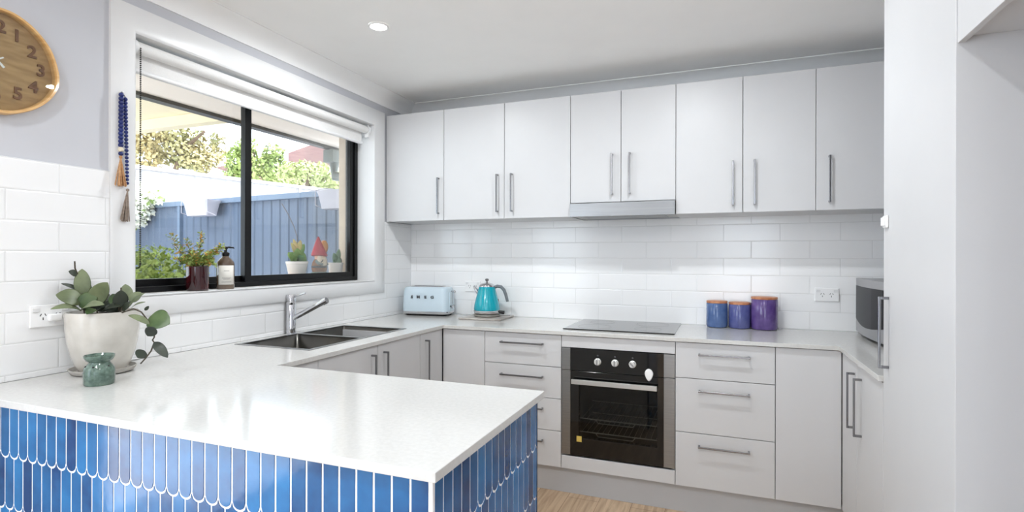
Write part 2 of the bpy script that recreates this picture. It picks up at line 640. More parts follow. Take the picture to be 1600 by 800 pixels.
dz = [0.877, 0.699, 0.525, 0.348, 0.149]
H4 = [0.823, 0.640, 0.466, 0.289]
base('base_cabinet', 'narrow plain white corner panel cabinet without a handle below the kettle', 0.588, 0.862,
     [('door', 0.588, 0.862, ZK, 0.877, None)])
base('drawer_cabinet', 'white cabinet of four shallow drawers beside the oven, partly behind the peninsula', 0.862, 1.3215,
     [('drawer', 0.862, 1.3215, dz[i + 1], dz[i], (1.092, H4[i], 0.254, False)) for i in range(4)])
base('drawer_cabinet', 'white cabinet of three wide drawers below the canisters', 1.9215, 2.379,
     [('drawer', 1.9215, 2.379, 0.696, 0.877, (2.150, 0.82, 0.236, False)), ('drawer', 1.9215, 2.379, 0.423, 0.696, (2.150, 0.638, 0.236, False)), ('drawer', 1.9215, 2.379, 0.149, 0.423, (2.150, 0.362, 0.236, False))])
base('base_cabinet', 'plain white blind corner cabinet front without a handle, below the outlet next to the microwave', 2.379, 2.654,
     [('door', 2.379, 2.654, ZK, 0.877, None)])
# oven housing: a drawer-wide fascia above and below the oven
base('oven_cabinet', 'white oven housing with blank fascia strips above and below the black oven', 1.3215, 1.9215,
     [('fascia', 1.3215, 1.9215, 0.812, 0.877, None), ('fascia', 1.3215, 1.9215, ZK, 0.222, None)])

# left run, faces +X
def left_base(label, y0, y1, fronts):
    fr = [(k, a - y0, c - y0, z0, z1, (h[0] - y0,) + h[1:] if h else None) for k, a, c, z0, z1, h in fronts]
    return cabinet('base_cabinet', label, 'cabinet', (0.567, y0, 0), PI / 2, y1 - y0, ZK, ZT, 0.54, fr, GB)
left_base('white two-door base cabinet under the kitchen sink', -1.649, -0.841,
          [('door', -1.649, -1.235, ZK, 0.877, (-1.285, 0.72, 0.236, True)), ('door', -1.235, -0.841, ZK, 0.877, (-1.185, 0.72, 0.236, True))])
left_base('narrow white base cabinet with one door between sink cabinet and back corner', -0.841, -0.588,
          [('door', -0.841, -0.588, ZK, 0.877, (-0.785, 0.72, 0.236, True))])
left_base('white blank base panel between sink cabinet and peninsula', -1.884, -1.649, [('door', -1.884, -1.649, ZK, 0.877, None)])
# right run, faces -X
def right_base(label, y0, y1, fronts):
    fr = [(k, y1 - c, y1 - a, z0, z1, (y1 - h[0],) + h[1:] if h else None) for k, a, c, z0, z1, h in fronts]
    return cabinet('base_cabinet', label, 'cabinet', (2.673, y1, 0), -PI / 2, y1 - y0, ZK, ZT, 0.56, fr, GB)
right_base('white two-door base cabinet below the microwave beside the tall pantry', -1.254, -0.588,
           [('door', -0.872, -0.588, ZK, 0.877, (-0.832, 0.71, 0.232, True)), ('door', -1.254, -0.872, ZK, 0.877, (-0.952, 0.71, 0.232, True))])

# wall cabinets (door faces at Y -0.33)
def wallcab(label, x0, x1, z0, fronts, z1=2.265):
    fr = [('door', a - x0, c - x0, z0, z1, (h - x0, hz, 0.236, True)) for a, c, h, hz in fronts]
    return cabinet('wall_cabinet', label, 'cabinet', (x0, -0.312, 0), 0, x1 - x0, z0, z1, 0.31, fr, GW, top=True)
ZU = 1.543
wc1 = wallcab('single-door white wall cabinet next to the window', 0.031, 0.453, ZU, [(0.031, 0.453, 0.417, 1.703)])
wallcab('two-door white wall cabinet above the toaster and kettle', 0.453, 1.302, ZU, [(0.453, 0.878, 0.834, 1.703), (0.878, 1.302, 0.930, 1.703)])
wallcab('shorter two-door white wall cabinet directly above the range hood', 1.302, 1.902, 1.623, [(1.302, 1.600, 1.552, 1.782), (1.600, 1.902, 1.652, 1.782)])
wallcab('two-door white wall cabinet above the blue and purple canisters', 1.902, 2.584, ZU, [(1.902, 2.243, 2.194, 1.700), (2.243, 2.584, 2.299, 1.700)])
wallcab('white corner wall cabinet with one handle next to the tall pantry', 2.584, 3.249, ZU, [(2.584, 3.249, 2.643, 1.700)])
obj('filler_strip', MB().box(0.0085, 0.0302, -0.326, -0.305, ZU, 2.265), M_CAB, wc1, bevel=0.001)

# tall pantry + fridge alcove
pt = cabinet('pantry_cabinet', 'tall white pantry cabinet with one full-height door beside the fridge alcove', 'cabinet', (2.673, -1.256, 0), -PI / 2, 0.594, ZK, 2.325, 0.57,
             [('door', 0.0, 0.594, ZK, 2.325, (0.062, 1.055, 0.238, True))], top=True)
obj('end_panel', MB().box(2.653, 3.249, -1.8685, -1.8505, 0.0, ZC - .002), M_CAB, pt, bevel=0.001)
obj('scribe_panel', MB().box(2.660, 2.678, -1.85, -1.256, 2.327, ZC - .002), M_CAB, pt)
fc = cabinet('overhead_cabinet', 'white overhead cabinet bridging the empty fridge alcove', 'cabinet', (2.673, -1.870, 0), -PI / 2, 0.68, 1.822, 2.325, 0.57,
             [('door', 0.0, 0.34, 1.806, 2.325, None), ('door', 0.34, 0.68, 1.806, 2.325, None)], top=True, gap=0.003)
b = MB().box(2.653, XR, -2.70, -2.5515, 0, ZC)
struct('wall_nib_shading', b, M_WALL)  # unseen return, added and set close to shade the fridge alcove

# kickboards
struct('baseboard_back', MB().box(0.522, 2.73, -0.540, -0.522, 0.001, 0.147), M_KICK)
struct('baseboard_right', MB().box(2.730, 2.748, -1.85, -0.540, 0.001, 0.147), M_KICK)
struct('baseboard_left', MB().box(0.504, 0.522, -1.884, -0.540, 0.001, 0.147), M_KICK)

# benchtop: one continuous stone top with the sink cut out
SX0, SX1, SY0, SY1 = 0.058, 0.482, -1.585, -0.832
PX1, PY0, PY1 = 1.6425, -2.547, -1.8845
def in_top(x, y):
    if SX0 < x < SX1 and SY0 < y < SY1:
        return False
    if y > -0.6:
        return True
    if x < 0.5986:
        return y > PY0
    if PY0 < y < PY1 and x < PX1:
        return True
    return x > 2.640 and y > -1.255
b = MB().cells([0.0085, SX0, SX1, 0.5986, PX1, 2.640, XR - .001], sorted([PY0, PY1, SY0, -1.255, SY1, -0.6, -0.0085]),
               in_top, lambda u, v, t: (u, v, t), 0.8795, 0.8998)
tag(obj('benchtop', b, M_STONE, bevel=0.0015), 'continuous white stone benchtop running round the kitchen and over the peninsula', 'benchtop')

# ================================================================== PENINSULA
pn = thing('peninsula_base', 'peninsula base clad in glossy blue finger tiles with rounded ends', 'peninsula', (0.8, -2.2, 0))
obj('core', MB().box(0.0092, 1.6248, -2.5278, -1.906, 0.0, 0.8785), mat('white_grout', (246, 246, 244), 0.8, var=0.02, scale=40), pn)
M_GLZ = glaze_mat('blue_glaze', (12, 58, 108), (36, 118, 178))
def finger_tiles(name, x_lo, x_hi, joint, pitch, fn, nrows, parent):
    """fn(u, z, t) -> point; t = height off the grout bed"""
    mb = MB()
    bm = mb.bm
    lay = bm.faces.layers.float.new('glaze')
    g = 0.0052
    RH, ZB, AB = 0.1455, 0.732, 0.017
    hw = pitch / 2
    arc = lambda dx: AB * math.sqrt(max(0, 1 - (dx / hw) ** 2))
    for r in range(nrows):
        zb = ZB - RH * r            # lowest point of this row's tiles
        off = joint + (hw if r % 2 else 0)
        k0 = math.floor((x_lo - off) / pitch) - 1
        k1 = math.ceil((x_hi - off) / pitch) + 1
        for k in range(k0, k1):
            c = off + (k + .5) * pitch
            a, d = max(c - hw + g / 2, x_lo), min(c + hw - g / 2, x_hi)
            if d - a < 0.003:
                continue
            n = 12
            xs = [a + (d - a) * i / n for i in range(n + 1)]
            bot, top = [], []
            for x in xs:
                s = min(1.0, abs(x - c) / (hw - g / 2))
                zz = zb + AB - AB * math.sqrt(max(0, 1 - s * s)) + g / 2
                bot.append((x, max(zz, 0.002)))
                if r == 0:
                    tz = 0.8775
                else:
                    dx = hw - abs(x - c)          # distance from the axis of the tile above
                    tz = zb + RH + AB - arc(min(dx, hw)) - g / 2
                top.append((x, max(tz, 0.003)))
            if top[n // 2][1] - bot[n // 2][1] < 0.004:
                continue
            poly = bot + list(reversed(top))
            cxm, czm = c, (zb + zb + RH) / 2
            H = 0.0014
            def inset(p, q):
                return (p[0] + max(-q, min(q, (cxm - p[0]))), p[1] + max(-q, min(q, (czm - p[1]) * 0.3)))
            rings = [[fn(p[0], p[1], 0.0) for p in poly], [fn(p[0], p[1], H - .0005) for p in poly], [fn(*inset(p, .0004), H) for p in poly]]
            nf = len(bm.faces)
            mb.loops(rings, False, True)
            bm.faces.ensure_lookup_table()
            val = max(0, min(1, random.gauss(0.5, 0.2)))
            for fi in range(nf, len(bm.faces)):
                bm.faces[fi][lay] = val
    return obj(name, mb, M_GLZ, parent)
finger_tiles('front_tiles', 0.0092, 1.617, 1.619, 0.0424, lambda u, z, t: (u, -2.5278 - t, z), 7, pn)
finger_tiles('end_tiles', -2.519, -1.908, -2.525, 0.0405, lambda u, z, t: (1.6248 + t, u, z), 7, pn)
obj('corner_trim', MB().box(1.6185, 1.6275, -2.5305, -2.5215, 0.0, 0.8785), M_WHITEPL, pn, bevel=0.001)
obj('edge_trim', MB().box(1.6172, 1.6268, -1.9070, -1.9030, 0.0, 0.8785), mat('dark_trim', (40, 52, 74), 0.4, 0.4), pn)

# ================================================================== SINK, TAP, COOKTOP, OVEN, HOOD
sk = thing('sink', 'stainless steel double bowl sink set in the benchtop below the window', 'sink', ((SX0 + SX1) / 2, (SY0 + SY1) / 2, 0.9))
MIDY = -1.205
bowls = [(SX0 + .014, SX1 - .014, SY0 + .014, MIDY - .011), (SX0 + .014, SX1 - .014, MIDY + .011, SY1 - .014)]
b = MB().cells([SX0 - .006, SX0 + .016, SX1 - .016, SX1 + .006], [SY0 - .006, SY0 + .016, MIDY - .013, MIDY + .013, SY1 - .016, SY1 + .006],
               lambda x, y: not any(q[0] + .002 < x < q[1] - .002 and q[2] + .002 < y < q[3] - .002 for q in bowls), lambda u, v, t: (u, v, t), 0.8999, 0.9018)
obj('rim', b, M_STEEL, sk, bevel=0.0006)
for q in bowls:
    D = 0.175
    rings = [rrect(*q, 0.014, 0.8999), rrect(*q, 0.014, 0.8999 - D + .02)]
    for i in range(1, 5):
        a = PI / 2 * i / 4
        k = 0.02 * (1 - math.cos(a))
        rings.append(rrect(q[0] + k, q[1] - k, q[2] + k, q[3] - k, 0.014, 0.8999 - D + .02 - .02 * math.sin(a)))
    o = obj('bowl', MB().loops(rings, False, True), M_SINK, sk, smooth=True, solid=0.0012)
    cx, cy = (q[0] + q[1]) / 2, (q[2] + q[3]) / 2
    obj('drain', MB().lathe([(0.0, 0.0035), (0.03, 0.004), (0.044, 0.003), (0.046, 0.0)], cx, cy, 24, z0=0.8999 - D + .0012, cap0=False, cap1=False), M_CHROME, o, smooth=True)

tp = thing('kitchen_tap', 'chrome mixer tap with angled spout behind the sink divider', 'tap', (0.030, -1.222, 0.9))
b = MB().lathe([(0.030, 0), (0.030, 0.005), (0.0245, 0.007), (0.0245, 0.150), (0.0235, 0.152), (0.0235, 0.154), (0.0245, 0.156), (0.0245, 0.202), (0.022, 0.205)], 0.034, -1.222, 28, z0=0.9)
obj('body', b, M_CHROME, tp, smooth=True)
b = MB().tube([(0.05, -1.219, 0.982), (0.12, -1.207, 1.018), (0.225, -1.190, 1.073)], [0.0135, 0.0135, 0.0135], 18)
sp_ = obj('spout', b, M_CHROME, tp, smooth=True)
b = MB().tube([(0.216, -1.1915, 1.0685), (0.238, -1.188, 1.080)], 0.0165, 18)
obj('aerator', b, M_CHROME, sp_, smooth=True)
b = MB().tube([(0.05, -1.22, 1.094), (0.085, -1.214, 1.104), (0.118, -1.209, 1.114)], [0.0055, 0.005, 0.0055], 12)
obj('lever', b, M_CHROME, tp, smooth=True)

ck = thing('cooktop', 'black glass ceramic cooktop set in the benchtop above the oven', 'cooktop', (1.61, -0.265, 0.9))
obj('glass_surface', MB().box(1.308, 1.912, -0.512, -0.022, 0.9002, 0.9062), mat('ceran_glass', (12, 12, 13), 0.035, var=0.05, coat=0.5), ck, bevel=0.002)
M_PRINT = mat('printed_grey', (95, 95, 97), 0.3)
for cx, cy, r in ((1.46, -0.16, 0.075), (1.46, -0.38, 0.095), (1.76, -0.16, 0.095), (1.76, -0.38, 0.075)):
    obj('burner_ring', MB().lathe([(r, 0.0), (r, 0.0003), (r - .0012, 0.0003), (r - .0012, 0.0)], cx, cy, 48, z0=0.9062, cap0=False, cap1=False), M_PRINT, ck)

ov = thing('oven', 'built-in black glass oven with steel sides and three knobs', 'oven', (1.6215, -0.56, 0.222))
OX0, OX1, OZ0, OZ1, OS = 1.3235, 1.9195, 0.2255, 0.8095, 0.689
b = MB()
for bx in ((OX0 + .02, OX0 + .04, -.55, -.08, OZ0 + .01, OZ1 - .03), (OX1 - .04, OX1 - .02, -.55, -.08, OZ0 + .01, OZ1 - .03), (OX0 + .04, OX1 - .04, -.10, -.08, OZ0 + .01, OZ1 - .03),
           (OX0 + .04, OX1 - .04, -.55, -.10, OZ0 + .01, OZ0 + .05), (OX0 + .04, OX1 - .04, -.55, -.10, OS - .05, OZ1 - .03)):
    b.box(*bx)
obj('cavity', b, mat('oven_enamel', (24, 24, 25), 0.3, var=0.05), ov)
cp = obj('control_panel', MB().box(1.373, 1.864, -0.587, -0.56, OS + .0015, OZ1), M_BLACKGLASS, ov, bevel=0.001)
for x0, x1 in ((OX0, 1.3725), (1.8645, OX1)):
    obj('panel_cheek', MB().box(x0, x1, -0.587, -0.56, OS + .0015, OZ1), M_STEEL, cp, bevel=0.001)
for i, x in enumerate((1.523, 1.6155, 1.707)):
    k = obj('knob', MB().loops([[(x + r * math.cos(2 * PI * j / 24), y, 0.7455 + r * math.sin(2 * PI * j / 24)) for j in range(24)] for r, y in ((0.019, -0.587), (0.019, -0.590), (0.0165, -0.592), (0.0155, -0.606), (0.0135, -0.608))]), mat('knob_silver', (226, 226, 224), 0.25, 0.35), cp, smooth=True)
    a = (0.0, 0.0, -0.75)[i]
    m_ = MB().box(-0.003, 0.003, -0.002, 0.002, -0.0145, 0.0145)
    bmesh.ops.rotate(m_.bm, verts=m_.bm.verts, cent=(0, 0, 0), matrix=Matrix.Rotation(a, 3, 'Y'))
    bmesh.ops.translate(m_.bm, verts=m_.bm.verts, vec=(x, -0.6085, 0.7455))
    obj('pointer', m_, M_STEEL, k)
    obj('printed_mark', MB().box(x - .004, x + .004, -0.5873, -0.587, 0.7755, 0.781), M_PRINT, cp)
dr = obj('oven_door', MB().cells([1.373, 1.420, 1.832, 1.864], [OZ0 + .004, 0.325, 0.612, OS - .002], lambda x, z: not (1.420 < x < 1.832 and 0.325 < z < 0.612), lambda u, v, t: (u, t, v), -0.585, -0.552), M_BLACKGLASS, ov, bevel=0.001)
for x0, x1 in ((OX0, 1.3725), (1.8645, OX1)):
    obj('door_stile', MB().box(x0, x1, -0.585, -0.552, OZ0 + .004, OS - .002), M_STEEL, dr, bevel=0.001)
obj('door_window', MB().box(1.4202, 1.8318, -0.5835, -0.5795, 0.3252, 0.6118), M_OVGLASS, dr)
b = MB().box(1.386, 1.834, -0.622, -0.608, 0.623, 0.648)
b.box(1.405, 1.425, -0.608, -0.585, 0.629, 0.642).box(1.795, 1.815, -0.608, -0.585, 0.629, 0.642)
obj('door_handle', b, mat('handle_alu', (205, 205, 203), 0.3, 0.85), dr, bevel=0.001)
obj('yellow_sticker', MB().box(1.408, 1.436, -0.5856, -0.5851, 0.305, 0.336), mat('sticker_yellow', (206, 178, 88), 0.5), dr)
M_RACK = mat('rack_wire', (226, 226, 222), 0.3, 0.5)
for z in (0.418, 0.345):
    b = MB()
    b.tube([(1.395, -0.53, z), (1.85, -0.53, z)], 0.0035, 8)
    b.tube([(1.395, -0.15, z), (1.85, -0.15, z)], 0.003, 8)
    b.tube([(1.50, -0.53, z), (1.515, -0.535, z - .018), (1.70, -0.535, z - .018), (1.715, -0.53, z)], 0.0028, 8)
    for i in range(1, 16):
        x = 1.395 + .455 * i / 16
        b.tube([(x, -0.53, z), (x, -0.15, z)], 0.0016, 6)
    obj('wire_rack', b, M_RACK, ov, smooth=True)

hd = thing('range_hood', 'stainless steel slide-out range hood below the short wall cabinet', 'range hood', (1.602, -0.2, 1.543))
obj('fascia', MB().box(1.3045, 1.9005, -0.352, -0.331, 1.541, 1.6195), M_STEEL, hd, bevel=0.0015)
obj('body', MB().box(1.3075, 1.8975, -0.3305, -0.012, 1.548, 1.6195), mat('hood_grey', (190, 190, 188), 0.4, 0.4), hd)
for x in (1.38, 1.78):
    obj('hood_lamp', MB().box(x - .03, x + .03, -0.32, -0.29, 1.5455, 1.548), M_DARK, hd)
obj('filter', MB().box(1.36, 1.84, -0.27, -0.06, 1.545, 1.548), M_STEEL, hd)

# child locks
tag(obj('child_lock', MB().lathe([(0.0, 0), (0.010, 0.001), (0.020, 0.006), (0.0215, 0.012), (0.018, 0.0165), (0.0, 0.018)], 0, 0, 28, cap0=False, cap1=False, sx=1, sy=1), M_WHITEPL, smooth=True), 'white egg-shaped appliance lock stuck on the black oven control panel', 'child lock')
o = bpy.data.objects['child_lock']
for v in o.data.vertices:       # stand the pebble upright on the panel and draw its lower end out to a point
    x, y, z = v.co
    s = 1.35 if y > 0 else 1.85
    v.co = (x * (1.0 if y > 0 else max(0.35, 1 + y * 14)), -z, y * s * 0.92)
o.location = (1.792, -0.5875, 0.704)
lk = thing('cupboard_latch', 'small white child latch near the top handle side of the pantry door', 'child lock', (2.655, -1.29, 1.405))
obj('latch_base', MB().box(2.648, 2.6546, -1.318, -1.268, 1.404, 1.445), M_WHITEPL, lk, bevel=0.003)
obj('latch_button', MB().box(2.640, 2.648, -1.306, -1.280, 1.410, 1.439), M_WHITEPL, lk, bevel=0.003)

# ================================================================== OUTLETS
def outlet(label, face, y_or_x, zc, wall, second=True):
    """double power point, built facing -y, 117 x 73 mm"""
    rot, loc = {'back': (0, (y_or_x, -0.0082, zc)), 'left': (PI / 2, (0.0082, y_or_x, zc))}[wall]
    t = thing('power_outlet', label, 'outlet', loc, rot, 'white double power outlets on the splashback')
    obj('plate', MB().box(-0.0585, 0.0585, -0.009, 0.0, -0.0365, 0.0365), M_WHITEPL, t, local=True, bevel=0.002)
    for s in (-1, 1):
        obj('rocker_switch', MB().box(s * .042 - .010, s * .042 + .010, -0.0115, -0.009, 0.014, 0.028), mat('switch_white', (225, 225, 225), 0.3), t, local=True, bevel=0.001)
        b = MB()
        for dx, dzz, a in ((-0.0068, 0.004, 0.5), (0.0068, 0.004, -0.5), (0, -0.009, 0)):
            q = MB().box(-0.0013, 0.0013, -0.0094, -0.009, -0.0045, 0.0045)
            bmesh.ops.rotate(q.bm, verts=q.bm.verts, cent=(0, 0, 0), matrix=Matrix.Rotation(a, 3, 'Y'))
            bmesh.ops.translate(q.bm, verts=q.bm.verts, vec=(s * 0.022 + dx, 0, dzz))
            me = bpy.data.meshes.new('slot'); q.bm.to_mesh(me); q.bm.free(); b.bm.from_mesh(me); bpy.data.meshes.remove(me)
        obj('socket_slots', b, M_DARK, t, local=True)
    return t
outlet('white double power outlet between purple canister and microwave', None, 2.684, 1.099, 'back')
outlet('white double power outlet half hidden behind the turquoise kettle', None, 0.512, 1.099, 'back')
outlet('white double power outlet on the window wall behind the large pot plant', None, -2.298, 1.102, 'left')
pg = thing('power_plug', 'white plug with a cord in the outlet behind the pot plant', 'plug', (0.018, -2.290, 1.102))
b = MB().box(0.0178, 0.036, -2.310, -2.270, 1.083, 1.108)
obj('plug_body', b, M_WHITEPL, pg, bevel=0.006, seg=3)
obj('cord', MB().tube([(0.028, -2.272, 1.092), (0.022, -2.255, 1.085), (0.0125, -2.235, 1.05), (0.0125, -2.21, 0.98), (0.0125, -2.18, 0.93), (0.0125, -2.12, 0.9045), (0.0125, -2.00, 0.9045)], 0.0032, 8), M_WHITEPL, pg, smooth=True)

# ================================================================== DOWNLIGHTS
M_LENS = mat('lamp_lens', (255, 252, 245), 0.4, emit=9.0, var=0.0)
def downlight(x, y, label, power):
    t = thing('downlight', label, 'ceiling light', (x, y, ZC), 0, 'recessed ceiling downlights')
    obj('trim_ring', MB().lathe([(0.036, -0.001), (0.040, -0.006), (0.047, -0.006), (0.050, -0.003), (0.050, -0.0003)], 0, 0, 36, cap0=False, cap1=False), M_WHITEPL, t, local=True, smooth=True)
    obj('lens', MB().lathe([(0.0375, -0.0004), (0.0375, -0.0035), (0.0, -0.0037)], 0, 0, 32, cap1=False), M_LENS, t, local=True)
    l = bpy.data.lights.new('downlight_lamp', 'AREA')
    l.shape = 'DISK'
    l.size = 0.08
    l.energy = power
    l.color = (0.93, 0.97, 1.0)
    lo = bpy.data.objects.new('downlight_lamp', l)
    lo.location = (x, y, ZC - 0.012)
    C.objects.link(lo)
PW = 8.0
downlight(0.605, -1.262, 'round recessed downlight glowing in the ceiling in front of the sink', PW)
downlight(1.95, -1.262, 'added unseen recessed downlight in the ceiling in front of the oven', PW)  # this and the ones below are unseen lamps, added to boost interior light
downlight(0.8, -3.3, 'added unseen recessed downlight above the dining side of the peninsula', PW)
downlight(2.1, -3.3, 'added unseen recessed downlight above the walkway beside the peninsula', PW)
downlight(0.8, -5.3, 'added unseen recessed downlight near the sliding door of the living room', PW)
downlight(2.4, -5.3, 'added unseen recessed downlight at the rear of the living room', PW)

# ================================================================== SMALL THINGS ON THE BENCH
ZB = 0.9003
# --- toaster
M_TOAST = mat('pastel_blue_enamel', (200, 216, 226), 0.15, var=0.02, coat=0.4)
ts = thing('toaster', 'pastel blue retro toaster with chrome letters in the back corner', 'toaster', (0.225, -0.128, ZB), math.radians(7))
def toast_sec(z, w, d, r):
    return rrect(-w, w, -d, d, r, z, 6)
secs = []
for z, k in ((0.022, 0.985), (0.03, 1.0), (0.08, 1.0), (0.13, 0.985), (0.165, 0.965), (0.184, 0.945), (0.193, 0.915), (0.198, 0.86)):
    secs.append(toast_sec(z, 0.172 * k, 0.085 * (k if z < .17 else k - .02), 0.045 * k))
body = obj('body', MB().loops(secs), M_TOAST, ts, local=True, smooth='all')
obj('base_band', MB().loops([toast_sec(0.012, 0.168, 0.081, 0.044), toast_sec(0.022, 0.174, 0.087, 0.046), toast_sec(0.030, 0.1735, 0.0865, 0.046)]), M_CHROME, ts, local=True, smooth=True)
obj('foot_plate', MB().loops([toast_sec(0.0, 0.150, 0.068, 0.035), toast_sec(0.013, 0.160, 0.074, 0.04)]), M_BLACK, ts, local=True)
obj('top_plate', MB().loops([rrect(-.135, .135, -.055, .055, .03, 0.1975), rrect(-.13, .13, -.05, .05, .028, 0.2005)]), M_CHROME, ts, local=True, smooth=True)
for s in (-1, 1):
    obj('bread_slot', MB().box(-.115, .115, s * .024 - .009, s * .024 + .009, 0.2005, 0.2012), M_BLACK, ts, local=True)
for ch, x in zip('SMEG', (-0.088, -0.040, 0.012, 0.062)):
    q = text_mb(ch, 0.027, 0.004, 0.0007)
    for v in q.bm.verts:
        v.co = Vector((x + v.co.x * 1.25, -0.0865 - v.co.z * 1.0, 0.128 + v.co.y))
    obj('logo_letter', q, mat('letter_steel', (96, 98, 102), 0.3, 0.6), body, local=True)
obj('end_plate', MB().loops([[(0.1725 + t, y, z) for y, z in ((-.045, .035), (.045, .035), (.04, .165), (-.04, .165))] for t in (-.004, .0015)]), M_TOAST, ts, local=True, bevel=0.001)
obj('lever_slot', MB().box(0.169, 0.1742, -.003, .003, 0.08, 0.17), M_BLACK, ts, local=True)
lv = MB().tube([(0.172, 0, 0.165), (0.189, 0, 0.165)], 0.004, 10)
lv.sphere((0.192, 0, 0.165), 0.0095, 14, 10)
obj('lever', lv, M_CHROME, ts, local=True, smooth=True)
obj('knob', MB().tube([(0.172, -.012, 0.062), (0.186, -.012, 0.062)], 0.013, 18), M_CHROME, ts, local=True, smooth=True)
for y in (-.036, .03):
    obj('button', MB().tube([(0.172, y, 0.066), (0.1765, y, 0.066)], 0.0055, 12), M_BLACK, ts, local=True, smooth=True)

# --- board + kettle
bd = tag(obj('serving_board', MB().box(-.145, .145, -.135, .135, 0, 0.012), mat('grey_marble_board', (196, 190, 184), 0.35, rgb2=(150, 142, 136), scale=9), bevel=0.004), 'thin square grey marbled board under the kettle', 'board')
bd.location = (0.690, -0.172, ZB)
bd.rotation_euler = (0, 0, math.radians(2))
M_TEAL = mat('turquoise_enamel', (0, 160, 178), 0.14, var=0.03, coat=0.5)
kt = thing('kettle', 'turquoise retro kettle with grey handle on the marbled board', 'kettle', (0.688, -0.165, ZB + 0.0122), math.radians(12))
obj('power_base', MB().lathe([(0.078, 0), (0.086, 0.004), (0.086, 0.014), (0.078, 0.018)], 0, 0, 40), mat('base_grey', (150, 148, 140), 0.3, 0.4), kt, local=True, smooth=True)
obj('steel_band', MB().lathe([(0.076, 0.0185), (0.085, 0.021), (0.0885, 0.032), (0.0895, 0.041), (0.087, 0.0425)], 0, 0, 40), M_CHROME, kt, local=True, smooth=True)
prof = [(0.086, 0.043), (0.087, 0.05), (0.084, 0.075), (0.077, 0.105), (0.068, 0.14), (0.060, 0.17), (0.055, 0.19), (0.053, 0.196)]
kb = MB().lathe(prof, 0, 0, 40)
obj('body', kb, M_TEAL, kt, local=True, smooth=True)
sp = MB()
rings = []
for (x, z, w, h) in ((-0.050, 0.142, 0.020, 0.016), (-0.066, 0.165, 0.019, 0.017), (-0.083, 0.190, 0.014, 0.012), (-0.089, 0.201, 0.011, 0.007)):
    rings.append([(x + h * 0.8 * math.cos(a) * 1.0, w * math.sin(a), z + h * 0.25 * math.cos(a)) for a in [2 * PI * i / 16 for i in range(16)]])
sp.loops(rings)
obj('spout', sp, M_CHROME, kt, local=True, smooth=True)
obj('lid', MB().lathe([(0.0545, 0.196), (0.0545, 0.201), (0.049, 0.208), (0.036, 0.217), (0.016, 0.223), (0.0, 0.224)], 0, 0, 36, cap1=False), M_CHROME, kt, local=True, smooth=True)
obj('lid_knob', MB().lathe([(0.006, 0.222), (0.005, 0.230), (0.011, 0.236), (0.013, 0.243), (0.009, 0.249), (0.0, 0.250)], 0, 0, 20, cap1=False), mat('knob_grey', (120, 118, 118), 0.3, 0.5), kt, local=True, smooth=True)
obj('handle', MB().tube([(0.048, 0, 0.190), (0.070, 0, 0.200), (0.095, 0, 0.196), (0.115, 0, 0.175), (0.127, 0, 0.145), (0.136, 0, 0.110), (0.139, 0, 0.098)], [0.010, 0.011, 0.011, 0.011, 0.0105, 0.010, 0.009], 14), mat('handle_grey', (112, 118, 122), 0.4), kt, local=True, smooth=True)
obj('switch', MB().tube([(0.082, 0, 0.030), (0.118, 0, 0.026)], [0.010, 0.012], 12), M_BLACK, kt, local=True, smooth=True)
obj('water_gauge', MB().box(0.070, 0.079, -.006, .006, 0.06, 0.115), M_BLACK, kt, local=True, bevel=.002)
cord = MB().tube([(0.07, 0.045, 0.008), (0.12, 0.075, 0.004), (0.155, 0.05, 0.004), (0.16, 0.0, 0.0035)], 0.0032, 8)
obj('power_cord', cord, mat('cord_white', (215, 215, 215), 0.5), kt, local=True, smooth=True)

# --- canisters
M_CAN1 = mat('canister_blue', (66, 92, 140), 0.12, rgb2=(92, 116, 162), scale=14, coat=0.3)
M_CAN2 = mat('canister_slate_blue', (74, 80, 136), 0.12, rgb2=(98, 104, 156), scale=14, coat=0.3)
M_CAN3 = mat('canister_purple', (78, 56, 116), 0.12, rgb2=(104, 82, 142), scale=14, coat=0.3)
M_LIDW = mat('acacia_wood', (176, 112, 78), 0.4, rgb2=(206, 146, 108), scale=5, stretch=(3, 26, 3))
GC = 'stoneware canisters with wooden lids'
for lab, x, y, r, h, m in (('mid-blue stoneware canister with wooden lid, farthest from the outlet', 2.114, -0.078, 0.0585, 0.140, M_CAN1), ('slate-blue stoneware canister with wooden lid between blue and purple ones', 2.2355, -0.082, 0.0585, 0.136, M_CAN2), ('largest canister, glossy purple stoneware with a wooden lid', 2.364, -0.088, 0.070, 0.170, M_CAN3)):
    t = thing('canister', lab, 'canister', (x, y, ZB), 0, GC)
    obj('jar', MB().lathe([(r - .012, 0), (r - .004, 0.003), (r, 0.011), (r, h - .003), (r - .002, h)], 0, 0, 44), m, t, local=True, smooth=True)
    obj('lid', MB().lathe([(r - .006, h), (r - .001, h + .001), (r - .0005, h + .011), (r - .003, h + .013)], 0, 0, 44), M_LIDW, t, local=True, smooth=True)

